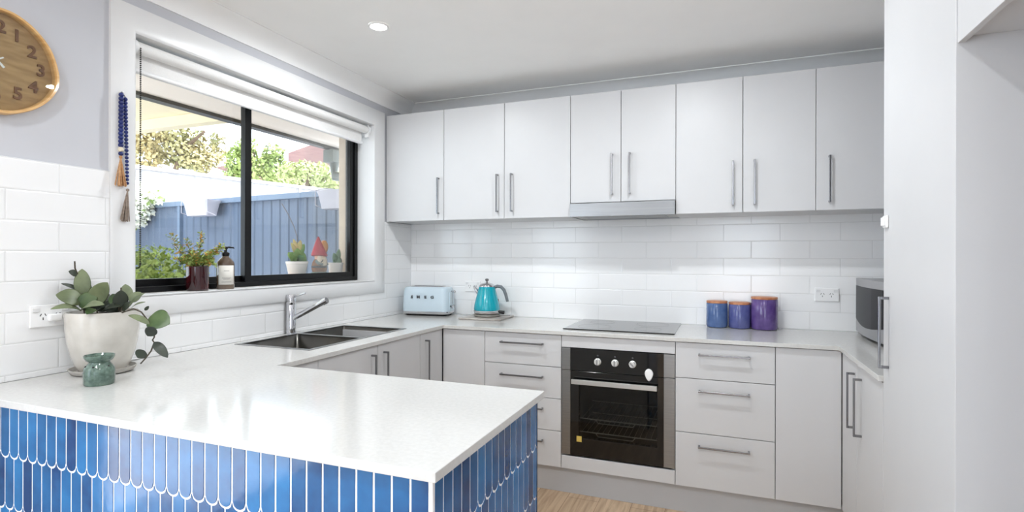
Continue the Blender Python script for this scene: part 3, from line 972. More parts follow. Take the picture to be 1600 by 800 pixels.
# --- microwave
mw = thing('microwave', 'silver microwave with bowed door standing against the tiled corner', 'microwave', (2.98, -0.33, ZB))
MX, MY0, MY1, MZ0, MZ1 = 2.815, -0.600, -0.055, 0.916, 1.196
M_MWS = mat('microwave_silver', (160, 160, 162), 0.35, 0.5, var=0.03)
obj('housing', MB().box(MX + .02, 3.235, MY0 + .004, MY1 - .004, MZ0, MZ1), M_MWS, mw, bevel=0.004)
def bowed(y0, y1, z0, z1, bul, m, nm, par, t=0.02, x_off=0.0, lo=None, hi=None):
    n = 12
    rings = []
    for i in range(n + 1):
        f = i / n
        y = y1 + (y0 - y1) * f
        k = (y - MY1) / (MY0 - MY1)
        bulge = -bul * math.sin(PI * min(1, max(0, k)))
        za = z0 if lo is None else lo(k)
        zb = z1 if hi is None else hi(k)
        X = MX + bulge - x_off
        rings.append([(X, y, za), (X, y, zb), (MX + .02 - 0, y, zb), (MX + .02, y, za)])
    return obj(nm, MB().loops(rings), m, par, smooth=True)
dip = lambda k: 0.985 - 0.026 * math.sin(PI * min(1, max(0, k)))
fr = bowed(MY0, MY1, MZ0, MZ1, 0.016, M_MWS, 'front_frame', mw)
bowed(MY0 + .165, MY1 - .012, 0, 0, 0.016, mat('microwave_window', (40, 41, 46), 0.4, spec=0.2), 'door_window', fr, x_off=0.002, lo=dip, hi=lambda k: 1.158)
bowed(MY0 + .012, MY0 + .163, 0, 0, 0.016, mat('microwave_panel', (20, 20, 25), 0.4, spec=0.2), 'control_panel', fr, x_off=0.0025, lo=dip, hi=lambda k: 1.158)
for x in (MX + .05, 3.2):
    for y in (MY0 + .05, MY1 - .05):
        obj('foot', MB().lathe([(0.014, 0), (0.014, 0.0155)], x, y, 14, z0=ZB), M_BLACK, mw)

# --- big pot plant
PC = Vector((0.128, -2.199, ZB))
M_POT = mat('cream_glaze', (212, 208, 200), 0.25, rgb2=(186, 181, 172), scale=9, coat=0.3)
M_SAUC = mat('saucer_glaze', (190, 186, 180), 0.35, rgb2=(170, 165, 158), scale=12)
pp = thing('potted_plant', 'round-leaved trailing plant in a large cream glazed pot on a saucer', 'potted plant', PC)
obj('saucer', MB().lathe([(0.078, 0), (0.088, 0.003), (0.097, 0.016), (0.098, 0.019), (0.094, 0.019), (0.085, 0.007), (0.0, 0.006)], 0, 0, 48, cap1=False), M_SAUC, pp, local=True, smooth=True)
obj('pot', MB().lathe([(0.060, 0.0065), (0.068, 0.011), (0.080, 0.033), (0.092, 0.07), (0.1005, 0.11), (0.105, 0.15), (0.1065, 0.185), (0.107, 0.208), (0.105, 0.2125), (0.101, 0.2125), (0.099, 0.205), (0.097, 0.18), (0.09, 0.172), (0.0, 0.176)], 0, 0, 56, cap1=False), M_POT, pp, local=True, smooth=True)
obj('soil', MB().lathe([(0.0985, 0.192), (0.09, 0.198), (0.05, 0.204), (0.0, 0.202)], 0, 0, 32, cap1=False), mat('potting_soil', (38, 32, 28), 0.95, var=0.3, scale=60, bump=1.0, bscale=200), pp, local=True, smooth=True)
M_LF = mat('leaf_sage', (88, 98, 70), 0.42, rgb2=(116, 126, 92), scale=18)
M_LFG = mat('leaf_green', (54, 76, 42), 0.35, rgb2=(84, 104, 60), scale=18)
M_LFD = mat('leaf_dark', (36, 42, 34), 0.4, rgb2=(52, 60, 46), scale=18)
M_STEM = mat('stem_brown', (66, 58, 44), 0.6)
cs = 3.638
def P5(x, y, d):
    u, v = 70 + x / cs, 400 + y / cs
    return at(u, v, min(d, (CAM.x - 0.035) / -ray(u, v).x))      # stay clear of the tiled wall

CAMDIR = (CAM - Vector((PC.x, PC.y, 1.15))).normalized()
leafs = [  # base, tip, width (zoomed px), depth base, depth tip, material, bend, tilt
    ((212, 262), (72, 224), 96, 1.85, 1.80, M_LF, 0.10, (0, 0, .9)), ((214, 230), (212, 84), 66, 1.88, 1.90, M_LF, 0.05, (.1, 0, .1)),
    ((246, 285), (350, 160), 84, 1.86, 1.84, M_LF, -0.06, (0, 0, .3)), ((232, 292), (246, 152), 44, 1.90, 1.93, M_LFG, 0.0, (0, 0, 0)),
    ((210, 312), (44, 304), 40, 1.84, 1.76, M_LF, 0.18, (0, 0, 1.2)), ((206, 312), (330, 280), 52, 1.80, 1.76, M_LF, 0.12, (0, 0, .8)),
    ((286, 282), (364, 222), 50, 1.90, 1.92, M_LFD, 0.05, (0, 0, .5)), ((184, 108), (138, 88), 34, 1.91, 1.90, M_LFD, 0.1, (0, 0, .5)),
    ((222, 208), (100, 160), 30, 1.92, 1.95, M_LFD, 0.06, (0, 0, 1.0)), ((198, 292), (290, 212), 74, 1.84, 1.86, M_LFG, 0.05, (0, 0, .4)),
    ((300, 305), (398, 262), 46, 1.88, 1.86, M_LFD, 0.08, (0, 0, .8)), ((470, 250), (458, 166), 52, 1.86, 1.87, M_LF, 0.0, (0, 0, 0)),
    ((420, 285), (386, 220), 58, 1.86, 1.88, M_LFG, 0.04, (0, 0, .2)), ((428, 292), (434, 200), 62, 1.84, 1.83, M_LFD, 0.0, (0, 0, 0)),
    ((482, 262), (544, 210), 46, 1.84, 1.86, M_LF, 0.12, (0, 0, .5)), ((478, 285), (562, 216), 26, 1.82, 1.80, M_LF, 0.06, (0, 0, .8)),
    ((490, 298), (568, 264), 20, 1.80, 1.78, M_LF, 0.08, (0, 0, 1.0)), ((330, 310), (420, 288), 44, 1.84, 1.82, M_LFD, 0.1, (0, 0, .9)),
    ((592, 350), (702, 384), 104, 1.78, 1.77, M_LFG, 0.06, (0, 0, .25)), ((596, 388), (482, 340), 34, 1.76, 1.74, M_LF, 0.12, (0, 0, .9)),
    ((622, 404), (586, 452), 54, 1.75, 1.74, M_LFD, 0.04, (0, 0, .1)), ((566, 536), (530, 576), 54, 1.74, 1.73, M_LFD, 0.04, (0, 0, .1)),
    ((620, 488), (694, 572), 44, 1.75, 1.74, M_LFD, 0.08, (0, 0, .2)), ((568, 310), (590, 286), 16, 1.79, 1.79, M_LFD, 0.0, (0, 0, 0)),
    ((360, 300), (330, 258), 40, 1.92, 1.95, M_LFD, 0.05, (0, 0, .4)), ((280, 300), (240, 330), 40, 1.80, 1.76, M_LFG, .1, (0, 0, .7)),
    ((300, 315), (350, 262), 60, 1.88, 1.90, M_LFD, .05, (0, 0, .5)), ((380, 315), (440, 250), 60, 1.87, 1.88, M_LFD, .05, (0, 0, .3)), ((230, 318), (270, 240), 60, 1.87, 1.88, M_LFD, .03, (0, 0, .2)),
    ((440, 312), (500, 262), 34, 1.84, 1.83, M_LFD, .08, (0, 0, .6)), ((400, 316), (350, 285), 50, 1.84, 1.83, M_LFD, .08, (0, 0, .6)),
]
for (bx, tx, w, d0, d1, m, bend, tilt) in leafs:
    base_, tip_ = P5(*bx, d0), P5(*tx, d1)
    tip_ = tip_ + (tip_ - base_) * 0.08
    tip_.x = max(tip_.x, 0.03)
    nrm = (CAMDIR + Vector(tilt)).normalized()
    obj('leaf', MB().leaf(base_, tip_, 1.25 * w / cs * d0 / F_PX, nrm, bend, 0.12, 10, 0.85, 0.62), m, pp, smooth='all', solid=0.0014, subsurf=1)
for pts in ([((226, 325), 1.86), ((216, 270), 1.88), ((214, 225), 1.88), ((190, 110), 1.91), ((172, 70), 1.91), ((170, 30), 1.91)],
            [((430, 318), 1.84), ((440, 290), 1.85), ((470, 245), 1.86)], [((420, 310), 1.85), ((432, 215), 1.84), ((434, 180), 1.84)],
            [((440, 322), 1.82), ((505, 300), 1.79), ((548, 318), 1.77), ((590, 372), 1.765), ((604, 400), 1.76), ((622, 430), 1.755), ((622, 462), 1.75), ((612, 478), 1.75), ((622, 492), 1.75), ((604, 540), 1.745), ((572, 582), 1.74), ((544, 612), 1.735)],
            [((240, 330), 1.86), ((255, 285), 1.86)], [((300, 330), 1.88), ((290, 285), 1.89)]):
    obj('stem', MB().tube([P5(*p, d) for p, d in pts], 0.0024, 7), M_STEM, pp, smooth=True)

# --- green oil burner
ob = thing('oil_burner', 'small speckled green ceramic oil burner in front of the cream pot', 'oil burner', (0.310, -2.322, ZB))
M_GRN = mat('green_glaze', (66, 86, 76), 0.2, rgb2=(104, 124, 112), scale=70, coat=0.3)
obj('body', MB().lathe([(0.0385, 0), (0.041, 0.004), (0.0415, 0.038), (0.0395, 0.053), (0.0325, 0.062), (0.028, 0.068), (0.028, 0.073)], 0, 0, 40), M_GRN, ob, local=True, smooth=True)
obj('dish', MB().lathe([(0.027, 0.0705), (0.035, 0.076), (0.0400, 0.085), (0.041, 0.092), (0.0395, 0.0925), (0.035, 0.085), (0.0, 0.080)], 0, 0, 40, cap1=False), M_GRN, ob, local=True, smooth=True)
for a in (-1.9, -1.0, 0.2, 2.0):
    q = MB().sphere((0.0345 * math.cos(a), 0.0345 * math.sin(a), 0.0585), 0.0032, 10, 8)
    obj('vent_hole', q, M_BLACK, ob, local=True, smooth=True)

# ================================================================== WINDOW SILL
# --- dark red vase with foliage
VX, VY = -0.058, -1.690
vs = thing('glass_vase', 'dark red glass tumbler of fine orange-green foliage on the window sill', 'vase', (VX, VY, WZ0))
obj('vase_body', MB().lathe([(0.038, 0), (0.044, 0.003), (0.0455, 0.012), (0.0455, 0.108), (0.044, 0.1095), (0.0425, 0.108), (0.0425, 0.02), (0.0, 0.018)], 0, 0, 44, cap1=False), mat('oxblood_glass', (58, 14, 18), 0.06, rgb2=(40, 10, 14), scale=10, coat=0.6), vs, local=True, smooth=True)
cs7 = 7.27
P7 = lambda x, y, d: at(250 + x / cs7, 350 + y / cs7, d)
DV = 2.475
M_FOL = mat('fine_foliage', (128, 150, 74), 0.55, rgb2=(170, 186, 108), scale=30)
M_FOLO = mat('orange_foliage', (212, 156, 84), 0.55, rgb2=(186, 156, 78), scale=30)
stems = [([(430, 500), (330, 420), (220, 300), (120, 125)], 0.0), ([(440, 500), (450, 400), (455, 250), (470, 110)], 0.02), ([(450, 500), (560, 380), (640, 310), (700, 262)], -0.03),
         ([(430, 500), (400, 430), (360, 340), (300, 190)], 0.05), ([(420, 500), (330, 470), (260, 440), (190, 400)], -0.05), ([(440, 500), (400, 440), (390, 390), (370, 330)], -0.06),
         ([(460, 500), (530, 440), (560, 400), (540, 330)], 0.04), ([(460, 500), (500, 460), (560, 450), (600, 470)], -0.04), ([(430, 500), (470, 440), (500, 400), (520, 380)], 0.06), ([(430, 500), (350, 440), (300, 430), (320, 400)], 0.03)]
fol = MB(); folo = MB(); stm = MB()
for pts, dd in stems:
    P = [P7(x, y, DV + dd * (i / 3)) for i, (x, y) in enumerate(pts)]
    P[0] = Vector((VX, VY, WZ0 + 0.085))
    S = []
    for i in range(25):
        t = i / 24 * 3
        k = min(2, int(t)); f = t - k
        p0, p1, p2, p3 = P[max(k - 1, 0)], P[k], P[k + 1], P[min(k + 2, 3)]
        S.append(0.5 * ((2 * p1) + (-p0 + p2) * f + (2 * p0 - 5 * p1 + 4 * p2 - p3) * f * f + (-p0 + 3 * p1 - 3 * p2 + p3) * f ** 3))
    stm.tube(S, [0.0016 - 0.001 * i / 24 for i in range(25)], 5)
    for i in range(5, 25):
        for q in range(9):
            d = Vector((random.uniform(-1, 1), random.uniform(-1, 1), random.uniform(-.3, 1))).normalized()
            ln = random.uniform(0.013, 0.026) * (1.15 - 0.6 * i / 24)
            tgt = folo if random.random() < (0.22 if i < 16 else 0.34) else fol
            o_ = S[i] + d * random.uniform(0, .014)
            tgt.leaf(o_, o_ + d * ln, ln * 0.55, Vector((random.uniform(-1, 1), random.uniform(-1, 1), 1)), 0.1, 0.1, 3)
obj('stems', stm, mat('dark_stem', (48, 40, 30), 0.7), vs)
obj('green_leaves', fol, M_FOL, vs)['kind'] = 'stuff'
obj('orange_leaves', folo, M_FOLO, vs)['kind'] = 'stuff'

# --- soap bottle
sb = thing('soap_bottle', 'amber pump bottle with a pale label beside the red vase', 'bottle', (-0.058, -1.5435, WZ0), math.radians(56))
obj('bottle', MB().lathe([(0.036, 0), (0.0385, 0.004), (0.0385, 0.118), (0.036, 0.128), (0.028, 0.140), (0.0165, 0.150), (0.0145, 0.154), (0.0145, 0.158)], 0, 0, 44), mat('amber_plastic', (84, 68, 56), 0.1, rgb2=(104, 88, 74), coat=0.5), sb, local=True, smooth=True)
lb = []
for i in range(15):
    a = -PI / 2 + (-0.95 + 1.9 * i / 14)
    lb.append((0.0388 * math.cos(a), 0.0388 * math.sin(a)))
b = MB()
b.loops([[(x, y, 0.022) for x, y in lb], [(x, y, 0.112) for x, y in lb]], False, False, closed=False)
ll = obj('paper_label', b, mat('label_paper', (226, 222, 214), 0.6), sb, local=True, smooth=True, solid=0.0003)
for z, w in ((0.052, 0.5), (0.047, 0.35), (0.086, 0.3), (0.033, 0.55)):
    q = MB()
    pts = [(0.0391 * math.cos(-PI / 2 - w + 2 * w * i / 10), 0.0391 * math.sin(-PI / 2 - w + 2 * w * i / 10)) for i in range(11)]
    q.loops([[(x, y, z) for x, y in pts], [(x, y, z + .0018) for x, y in pts]], False, False, closed=False)
    obj('print_line', q, mat('label_ink', (120, 116, 112), 0.6), ll, local=True, solid=0.0002)
obj('collar', MB().lathe([(0.0155, 0.156), (0.0165, 0.158), (0.0165, 0.170), (0.013, 0.174), (0.007, 0.176), (0.0065, 0.192)], 0, 0, 24), M_BLACK, sb, local=True, smooth=True)
pm = MB().lathe([(0.0095, 0.189), (0.0105, 0.193), (0.0105, 0.200), (0.006, 0.202)], 0, 0, 20)
pm.tube([(-0.018, 0, 0.1975), (0.018, 0, 0.1975), (0.033, 0, 0.1965), (0.036, 0, 0.192)], [0.004, 0.0045, 0.004, 0.003], 10)
obj('pump_head', pm, M_BLACK, sb, local=True, smooth=True)

# --- bead garland on the architrave
bg = thing('bead_garland', 'navy blue wooden bead garland with two tassels hung on the window trim', 'garland', (0.028, -2.068, 1.915))
M_NAVY = mat('navy_bead', (26, 36, 92), 0.35, rgb2=(34, 50, 116), scale=40)
XB = 0.030
for k in range(14):
    f = k / 13
    obj('bead', MB().sphere((XB, -2.0775 - 0.0015 * f, 1.912 - 0.190 * f), 0.0088, 12, 8), M_NAVY, bg, smooth=True)
obj('white_bead', MB().sphere((XB, -2.079, 1.706), 0.0098, 14, 10), mat('ivory_bead', (226, 214, 190), 0.4), bg, smooth=True)
obj('bead', MB().sphere((XB, -2.0785, 1.690), 0.0085, 12, 8), M_NAVY, bg, smooth=True)
for k in range(24):
    f = k / 23
    obj('bead', MB().sphere((XB - .002, -2.0615 + 0.008 * f, 1.900 - 0.318 * f), 0.0076 - 0.0014 * f, 12, 8), M_NAVY, bg, smooth=True)
obj('hanging_loop', MB().tube([(XB, -2.0775, 1.917), (0.022, -2.072, 1.926), (0.021, -2.066, 1.922), (XB, -2.0615, 1.905)], 0.0014, 6), M_STEM, bg, smooth=True)
obj('hook', MB().tube([(0.0185, -2.069, 1.926), (0.03, -2.069, 1.926)], 0.003, 8), M_WHITEPL, bg, smooth=True)
def tassel(top, length, spread, m, lean):
    b = MB()
    top = Vector(top)
    b.sphere(top - Vector((0, 0, .006)), 0.006, 10, 8)
    for k in range(46):
        a, r = random.uniform(0, 2 * PI), math.sqrt(random.random())
        e = top + Vector((max(-.006, spread * r * math.cos(a)), spread * r * math.sin(a) + lean, -length * random.uniform(.93, 1.0)))
        mid = top + Vector((0.4 * (e - top).x, 0.5 * (e - top).y, -length * 0.45))
        b.tube([top - Vector((0, 0, .004)), mid, e], 0.0012, 5)
    obj('tassel', b, m, bg, smooth=True)
tassel((XB, -2.079, 1.683), 0.118, 0.021, mat('tan_thread', (176, 128, 84), 0.8, rgb2=(206, 164, 122), scale=90), -0.001)
tassel((XB, -2.0535, 1.562), 0.128, 0.018, mat('taupe_thread', (128, 112, 100), 0.8, rgb2=(160, 146, 134), scale=90), -0.008)

# --- wall clock
CKY, CKZ = -2.447, 1.920
half = [(0, .163), (.033, .162), (.066, .150), (.102, .126), (.138, .084), (.158, .034), (.166, -.014), (.159, -.055), (.134, -.098), (.092, -.137), (.04, -.163), (0, -.169)]
ctrl = half + [(-x, y) for x, y in half[-2:0:-1]]
outl = []
n = len(ctrl)
for i in range(n):
    p0, p1, p2, p3 = (Vector((*ctrl[(i + k) % n], 0)) for k in (-1, 0, 1, 2))
    for q in range(4):
        f = q / 4
        outl.append(0.5 * ((2 * p1) + (-p0 + p2) * f + (2 * p0 - 5 * p1 + 4 * p2 - p3) * f * f + (-p0 + 3 * p1 - 3 * p2 + p3) * f ** 3))
ck_ = thing('wall_clock', 'rounded pebble-shaped wooden wall clock above the tiles', 'clock', (0.0, CKY, CKZ))
ring = lambda s, x: [(x, p.x * s, p.y * s) for p in outl]
M_CRIM = mat('honey_wood', (206, 160, 100), 0.35, rgb2=(222, 182, 126), scale=4, stretch=(4, 4, 30), coat=.2)
M_CFACE = mat('walnut_face', (160, 124, 78), 0.5, rgb2=(184, 148, 100), scale=5, stretch=(3, 3, 16))
M_CNUM = mat('numeral_wood', (112, 72, 46), 0.5, rgb2=(128, 86, 56), scale=20)
obj('rim', MB().loops([ring(.97, .0005), ring(1.0, .006), ring(1.0, .030), ring(.985, .036), ring(.945, .036), ring(.93, .030), ring(.93, .012)], False, False), M_CRIM, ck_, local=True, smooth=True)
obj('face', MB().loops([ring(.945, .001), ring(.945, .012)]), M_CFACE, ck_, local=True)
nums = {'12': (0.0, .108), '1': (.055, .094), '2': (.096, .056), '3': (.121, .002), '4': (.100, -.058), '5': (.058, -.092), '6': (0.0, -.108), '7': (-.058, -.092), '8': (-.100, -.058), '9': (-.121, .002), '10': (-.096, .056), '11': (-.055, .094)}
for s, (dy, dz_) in nums.items():
    q = text_mb(s, 0.054, 0.004, 0.0012)
    for v in q.bm.verts:
        x, y, z = v.co
        v.co = Vector((0.014 + z, dy + x * 1.0, dz_ + y))
    obj('numeral', q, M_CNUM, ck_, local=True)
M_HAND = mat('hand_white', (240, 240, 238), 0.4)
for nm, a, l, w in (('hour_hand', math.radians(135), 0.028, .007), ('minute_hand', math.radians(236), 0.085, .0045)):
    q = MB().box(0.0185, 0.0195, -w / 2, w / 2, -0.022, l)
    bmesh.ops.rotate(q.bm, verts=q.bm.verts, cent=(0, 0, 0), matrix=Matrix.Rotation(-a, 3, 'X'))
    obj(nm, q, M_HAND, ck_, local=True)
obj('hub', MB().tube([(0.012, 0, 0), (0.021, 0, 0)], 0.005, 14), M_HAND, ck_, local=True)
obj('glass_cover', MB().loops([ring(.94, .0275), ring(.94, .029)]), M_GLASS, ck_, local=True)

# ================================================================== OUTSIDE
GZ = -0.35
M_GROUND = mat('pale_bounce_ground', (206, 208, 212), 0.9, var=0.08, scale=3)  # unseen ground, made pale to bounce sunlight onto the ceiling
struct('ground_outside', MB().box(-16, -0.276, -9, 16, GZ - 0.1, GZ), M_GROUND)
# eave
M_SOFF = mat('soffit_paint', (238, 224, 212), 0.75, var=0.01)
struct('ceiling_eave', MB().box(-0.86, -0.2755, -3.2, 0.50, 2.215, 2.235), M_SOFF)
gt = thing('roof_gutter', 'grey-green roof gutter along the edge of the eave outside', 'gutter', (-0.9, -1.3, 2.17))
M_GUT = mat('gutter_green_grey', (64, 60, 50), 0.45, var=0.04)
gb = MB()
prof = [(-.8605, 2.194), (-.93, 2.196), (-.985, 2.215), (-.985, 2.30), (-.978, 2.30), (-.978, 2.22), (-.928, 2.203), (-.867, 2.201), (-.867, 2.31), (-.8605, 2.31)]
gb.prism(prof, lambda p: (p[0], -3.2, p[1]), lambda p: (p[0], 0.50, p[1]))
obj('channel', gb, M_GUT, gt)
obj('rainwater_box', MB().box(-0.93, -0.83, 0.14, 0.30, 2.085, 2.189), mat('gutter_box', (112, 116, 110), 0.5), gt, bevel=0.004)
obj('downpipe', MB().tube([(-0.88, 0.22, 2.085), (-0.88, 0.22, 1.98), (-0.42, 0.36, 1.90), (-0.34, 0.36, 1.8), (-0.34, 0.36, GZ)], 0.04, 14), mat('gutter_box', (112, 116, 110)), gt, smooth=True)
# patio cover
M_PAT = mat('patio_lining', (232, 218, 188), 0.75, var=0.015)
pc_ = thing('patio_cover', 'cream patio cover with an edge beam seen under the eave', 'patio cover', (-2.8, -1.6, 2.2))
obj('ceiling_sheet', MB().box(-4.6, -0.99, -2.7, -0.72, 2.285, 2.31), M_PAT, pc_)
obj('edge_beam', MB().box(-4.6, -0.9865, -0.80, -0.72, 2.212, 2.2845), M_PAT, pc_, bevel=.003)
obj('edge_beam', MB().box(-4.6, -4.52, -2.7, -0.801, 2.20, 2.2845), M_PAT, pc_, bevel=.003)
for y in (-2.6,):
    obj('post', MB().box(-4.6, -4.52, y - .04, y + .04, GZ, 2.1995), M_PAT, pc_)

# fences: ribbed steel sheets
def fence(name, label, A, B, ztop, mcol, mcap, pitch=0.11, posts=2.36, phase=0.0, depth=0.009):
    A, B = Vector((*A, 0)), Vector((*B, 0))
    d = (B - A); Ln = d.length; d.normalize()
    nrm = Vector((d.y, -d.x, 0))
    t = thing(name, label, 'fence', (A.x, A.y, GZ))
    npan = max(1, math.ceil((Ln - phase) / posts) + (1 if phase > 0 else 0))
    s0 = 0.0
    k = 0
    while s0 < Ln - 0.01:
        s1 = min(Ln, (phase if (k == 0 and phase > 0) else s0 + posts))
        prof = []
        s = s0 + 0.012
        while s < s1 - 0.012:
            for ds, o in ((0, 0), (0.25 * pitch, 0), (0.36 * pitch, depth), (0.62 * pitch, depth), (0.73 * pitch, 0)):
                if s + ds < s1 - 0.012:
                    prof.append((s + ds, o))
            s += pitch
        fr_ = lambda z: [tuple(A + d * a + nrm * (o * 1.0) + Vector((0, 0, z))) for a, o in prof]
        mb = MB().loops([fr_(GZ + .03), fr_(ztop - .03)], False, False, closed=False)
        obj('sheet_panel', mb, mcol, t, solid=0.002)
        q = MB()
        c = [A + d * (s1 - .028) + nrm * -.02, A + d * (s1 + .012) + nrm * -.02, A + d * (s1 + .012) + nrm * .03, A + d * (s1 - .028) + nrm * .03]
        q.loops([[tuple(p + Vector((0, 0, z))) for p in c] for z in (GZ, ztop - .002)])
        obj('post', q, mcap, t)
        q = MB()
        c = [A + d * s0 + nrm * -.025, A + d * s1 + nrm * -.025, A + d * s1 + nrm * .035, A + d * s0 + nrm * .035]
        q.loops([[tuple(p + Vector((0, 0, z))) for p in c] for z in (ztop - .045, ztop)])
        obj('top_rail', q, mcap, t)
        s0 = s1
        k += 1
    return t
M_BFEN = mat('blue_fence_sheet', (90, 103, 124), 0.5, var=0.03, scale=2)
M_BCAP = mat('blue_fence_rail', (108, 124, 146), 0.45, var=0.03)
M_WFEN = mat('cream_fence_sheet', (166, 162, 164), 0.6, var=0.02)
# the blue fence closes the yard beyond the end of the house, the pale one stands behind it
FA, FB, FZ = (-4.40, 0.504), (-0.29, 0.105), 1.85
def fence_pt(u, off=0.0):
    """where the sight line of column u meets the blue fence (or a line off in front of it)"""
    A, B = Vector((*FA, 0)), Vector((*FB, 0))
    n_ = Vector((B.y - A.y, A.x - B.x, 0)).normalized()
    A, B = A + n_ * off, B + n_ * off
    r = ray(u, 400)
    d = B - A
    return A + d * (((CAM.x - A.x) * r.y - (CAM.y - A.y) * r.x) / (d.x * r.y - d.y * r.x))

bf = fence('blue_fence', 'blue ribbed steel fence across the yard outside the window', FA, FB, FZ, M_BFEN, M_BCAP, phase=(fence_pt(284) - Vector((*FA, 0))).length)
fence('pale_fence', 'tall pale ribbed fence of the neighbour behind the blue fence', (-5.1, -2.2), (-2.9, 7.4), 2.40, M_WFEN, mat('cream_fence_rail', (172, 166, 164), 0.6), pitch=0.2, posts=2.4, phase=.6)

# hanging planters
M_PL = mat('planter_white', (182, 179, 190), 0.45, var=0.01)
fd = (Vector((*FB, 0)) - Vector((*FA, 0))).normalized()
fang = math.atan2(fd.y, fd.x)
for u, lab in ((315, 'white trough planter hooked on the blue fence near the flowering creeper'), (531, 'white trough planter hooked on the blue fence, cut off by the window reveal')):
    p = fence_pt(u, .125) + Vector((-fd.y, fd.x, 0)) * .125
    t = thing('trough_planter', lab, 'planter', (p.x, p.y, FZ - 0.168), fang, 'white trough planters hooked on the blue fence')
    W = 0.20
    rings = []
    for z, w, dd in ((0.0, .15, .055), (0.03, .155, .058), (0.115, .17, .072), (0.135, .18, .08), (0.145, .18, .08), (0.145, .17, .07), (0.115, .16, .062), (.1, .15, .06)):
        rings.append([(x, y - .125, z) for x, y, _ in rrect(-w, w, -dd, dd, .02, 0, 4)])
    obj('trough', MB().loops(rings), M_PL, t, local=True, smooth=True)
    for sx in (-1, 1):
        obj('hook', MB().tube([(sx * .186, .045, .125), (sx * .186, .045, .178), (sx * .186, -.04, .178), (sx * .186, -.12, .168), (sx * .186, -.20, .145), (sx * .186, -.20, .03), (sx * .17, -.10, .0)], 0.004, 8), M_PL, t, local=True, smooth=True)

# foliage
def blob_leaves(mb, centers, n, size, flat=0.6):
    tot = sum(r ** 2 for _, r, _ in centers)
    for c, r, sq in centers:
        for _ in range(int(n * r ** 2 / tot)):
            d = Vector((random.gauss(0, 1), random.gauss(0, 1), random.gauss(0, 1))).normalized()
            rr = r * random.uniform(0.55, 1.0) ** 0.6
            p = Vector(c) + Vector((d.x * rr, d.y * rr, d.z * rr * sq))
            ax = Vector((random.gauss(0, 1), random.gauss(0, 1), random.gauss(0, 1))).normalized()
            s = size * random.uniform(0.6, 1.3)
            mb.leaf(p, p + ax * s, s * flat, d + Vector((0, 0, .4)), 0.1, 0.15, 2)
    return mb

def plantm(name, a, b_):
    return mat(name, a, 0.6, rgb2=b_, scale=2.5)

# bush at the foot of the fence, seen through the corner of the window
p = on(232, 420, 'X', -0.95)
bp_ = (p.x, p.y, GZ)
bs = thing('garden_bush', 'leafy light green bush growing below the fence outside the window', 'bush', bp_)
cen = [((p.x + dx, p.y + dy, 1.05 + dz_), r, .8) for dx, dy, dz_, r in ((0, 0, .12, .2), (-.22, .1, .16, .22), (.13, .16, .04, .17), (-.1, -.1, .15, .2), (.2, .05, -.08, .15), (.0, .1, -.18, .28), (-.15, 0, -.5, .28), (.1, .05, -.8, .3))]
obj('foliage', blob_leaves(MB(), cen, 6500, 0.036), plantm('bush_leaf', (112, 138, 58), (172, 188, 100)), bs)['kind'] = 'stuff'
obj('stem', MB().tube([(p.x, p.y, GZ), (p.x, p.y, 1.0)], 0.02, 8), M_STEM, bs)
# creeper with white blossom over the fence top
q0 = fence_pt(229)
cr = thing('flowering_creeper', 'white flowering creeper spilling over the blue fence top', 'creeper', (q0.x, q0.y - .1, GZ))
cen = [((q0.x + dx, q0.y - .12 + dy, FZ + dz_), r, .7) for dx, dy, dz_, r in ((-.1, 0, .08, .2), (.08, 0, .06, .17), (.24, .02, .05, .13), (-.02, -.04, -.1, .15), (.1, -.02, -.1, .1), (-.3, 0, .12, .22), (.02, 0, -.2, .08))]
obj('foliage', blob_leaves(MB(), cen, 300, 0.05), plantm('creeper_leaf', (92, 120, 60), (150, 170, 96)), cr)['kind'] = 'stuff'
obj('blossom', blob_leaves(MB(), [(c, r * 1.08, s) for c, r, s in cen], 1500, 0.055, 0.9), mat('white_blossom', (246, 246, 236), 0.6), cr)['kind'] = 'stuff'
obj('stem', MB().tube([(q0.x - .1, q0.y - .07, GZ), (q0.x - .08, q0.y - .08, 1.0), (q0.x - .05, q0.y - .1, FZ)], 0.012, 8), M_STEM, cr)

def tree(name, label, trunk, crown, leafm, n, size):
    base_ = trunk[0]
    t = thing(name, label, 'tree', (base_[0], base_[1], GZ))
    obj('crown', blob_leaves(MB(), crown, n, size), leafm, t)['kind'] = 'stuff'
    obj('trunk', MB().tube(trunk, [0.10 - 0.07 * i / (len(trunk) - 1) for i in range(len(trunk))], 10), mat('tree_bark', (96, 78, 62), 0.9, var=0.2, scale=12), t, smooth=True)
    return t
def px(u, v, d): return tuple(at(u, v, d))
D1 = 13.0
tree('olive_tree', 'olive and rust coloured tree with a leaning branch behind the pale fence', [(*at(262, 300, D1)[:2], GZ), px(262, 300, D1), px(285, 235, D1), px(320, 205, D1)],
     [(px(u, v, D1 + d), r, .8) for u, v, d, r in ((235, 215, 0, .42), (262, 232, .3, .48), (230, 248, -.2, .36), (290, 240, .2, .46), (310, 252, 0, .36), (270, 208, 0, .34), (300, 218, .3, .3), (325, 245, .4, .3), (215, 226, 0, .3), (336, 220, 1.2, .22), (345, 240, 1.4, .2))],
     mat('olive_leaf', (126, 126, 82), 0.6, rgb2=(170, 150, 104), scale=1.3), 2900, 0.13)
D2 = 12.0
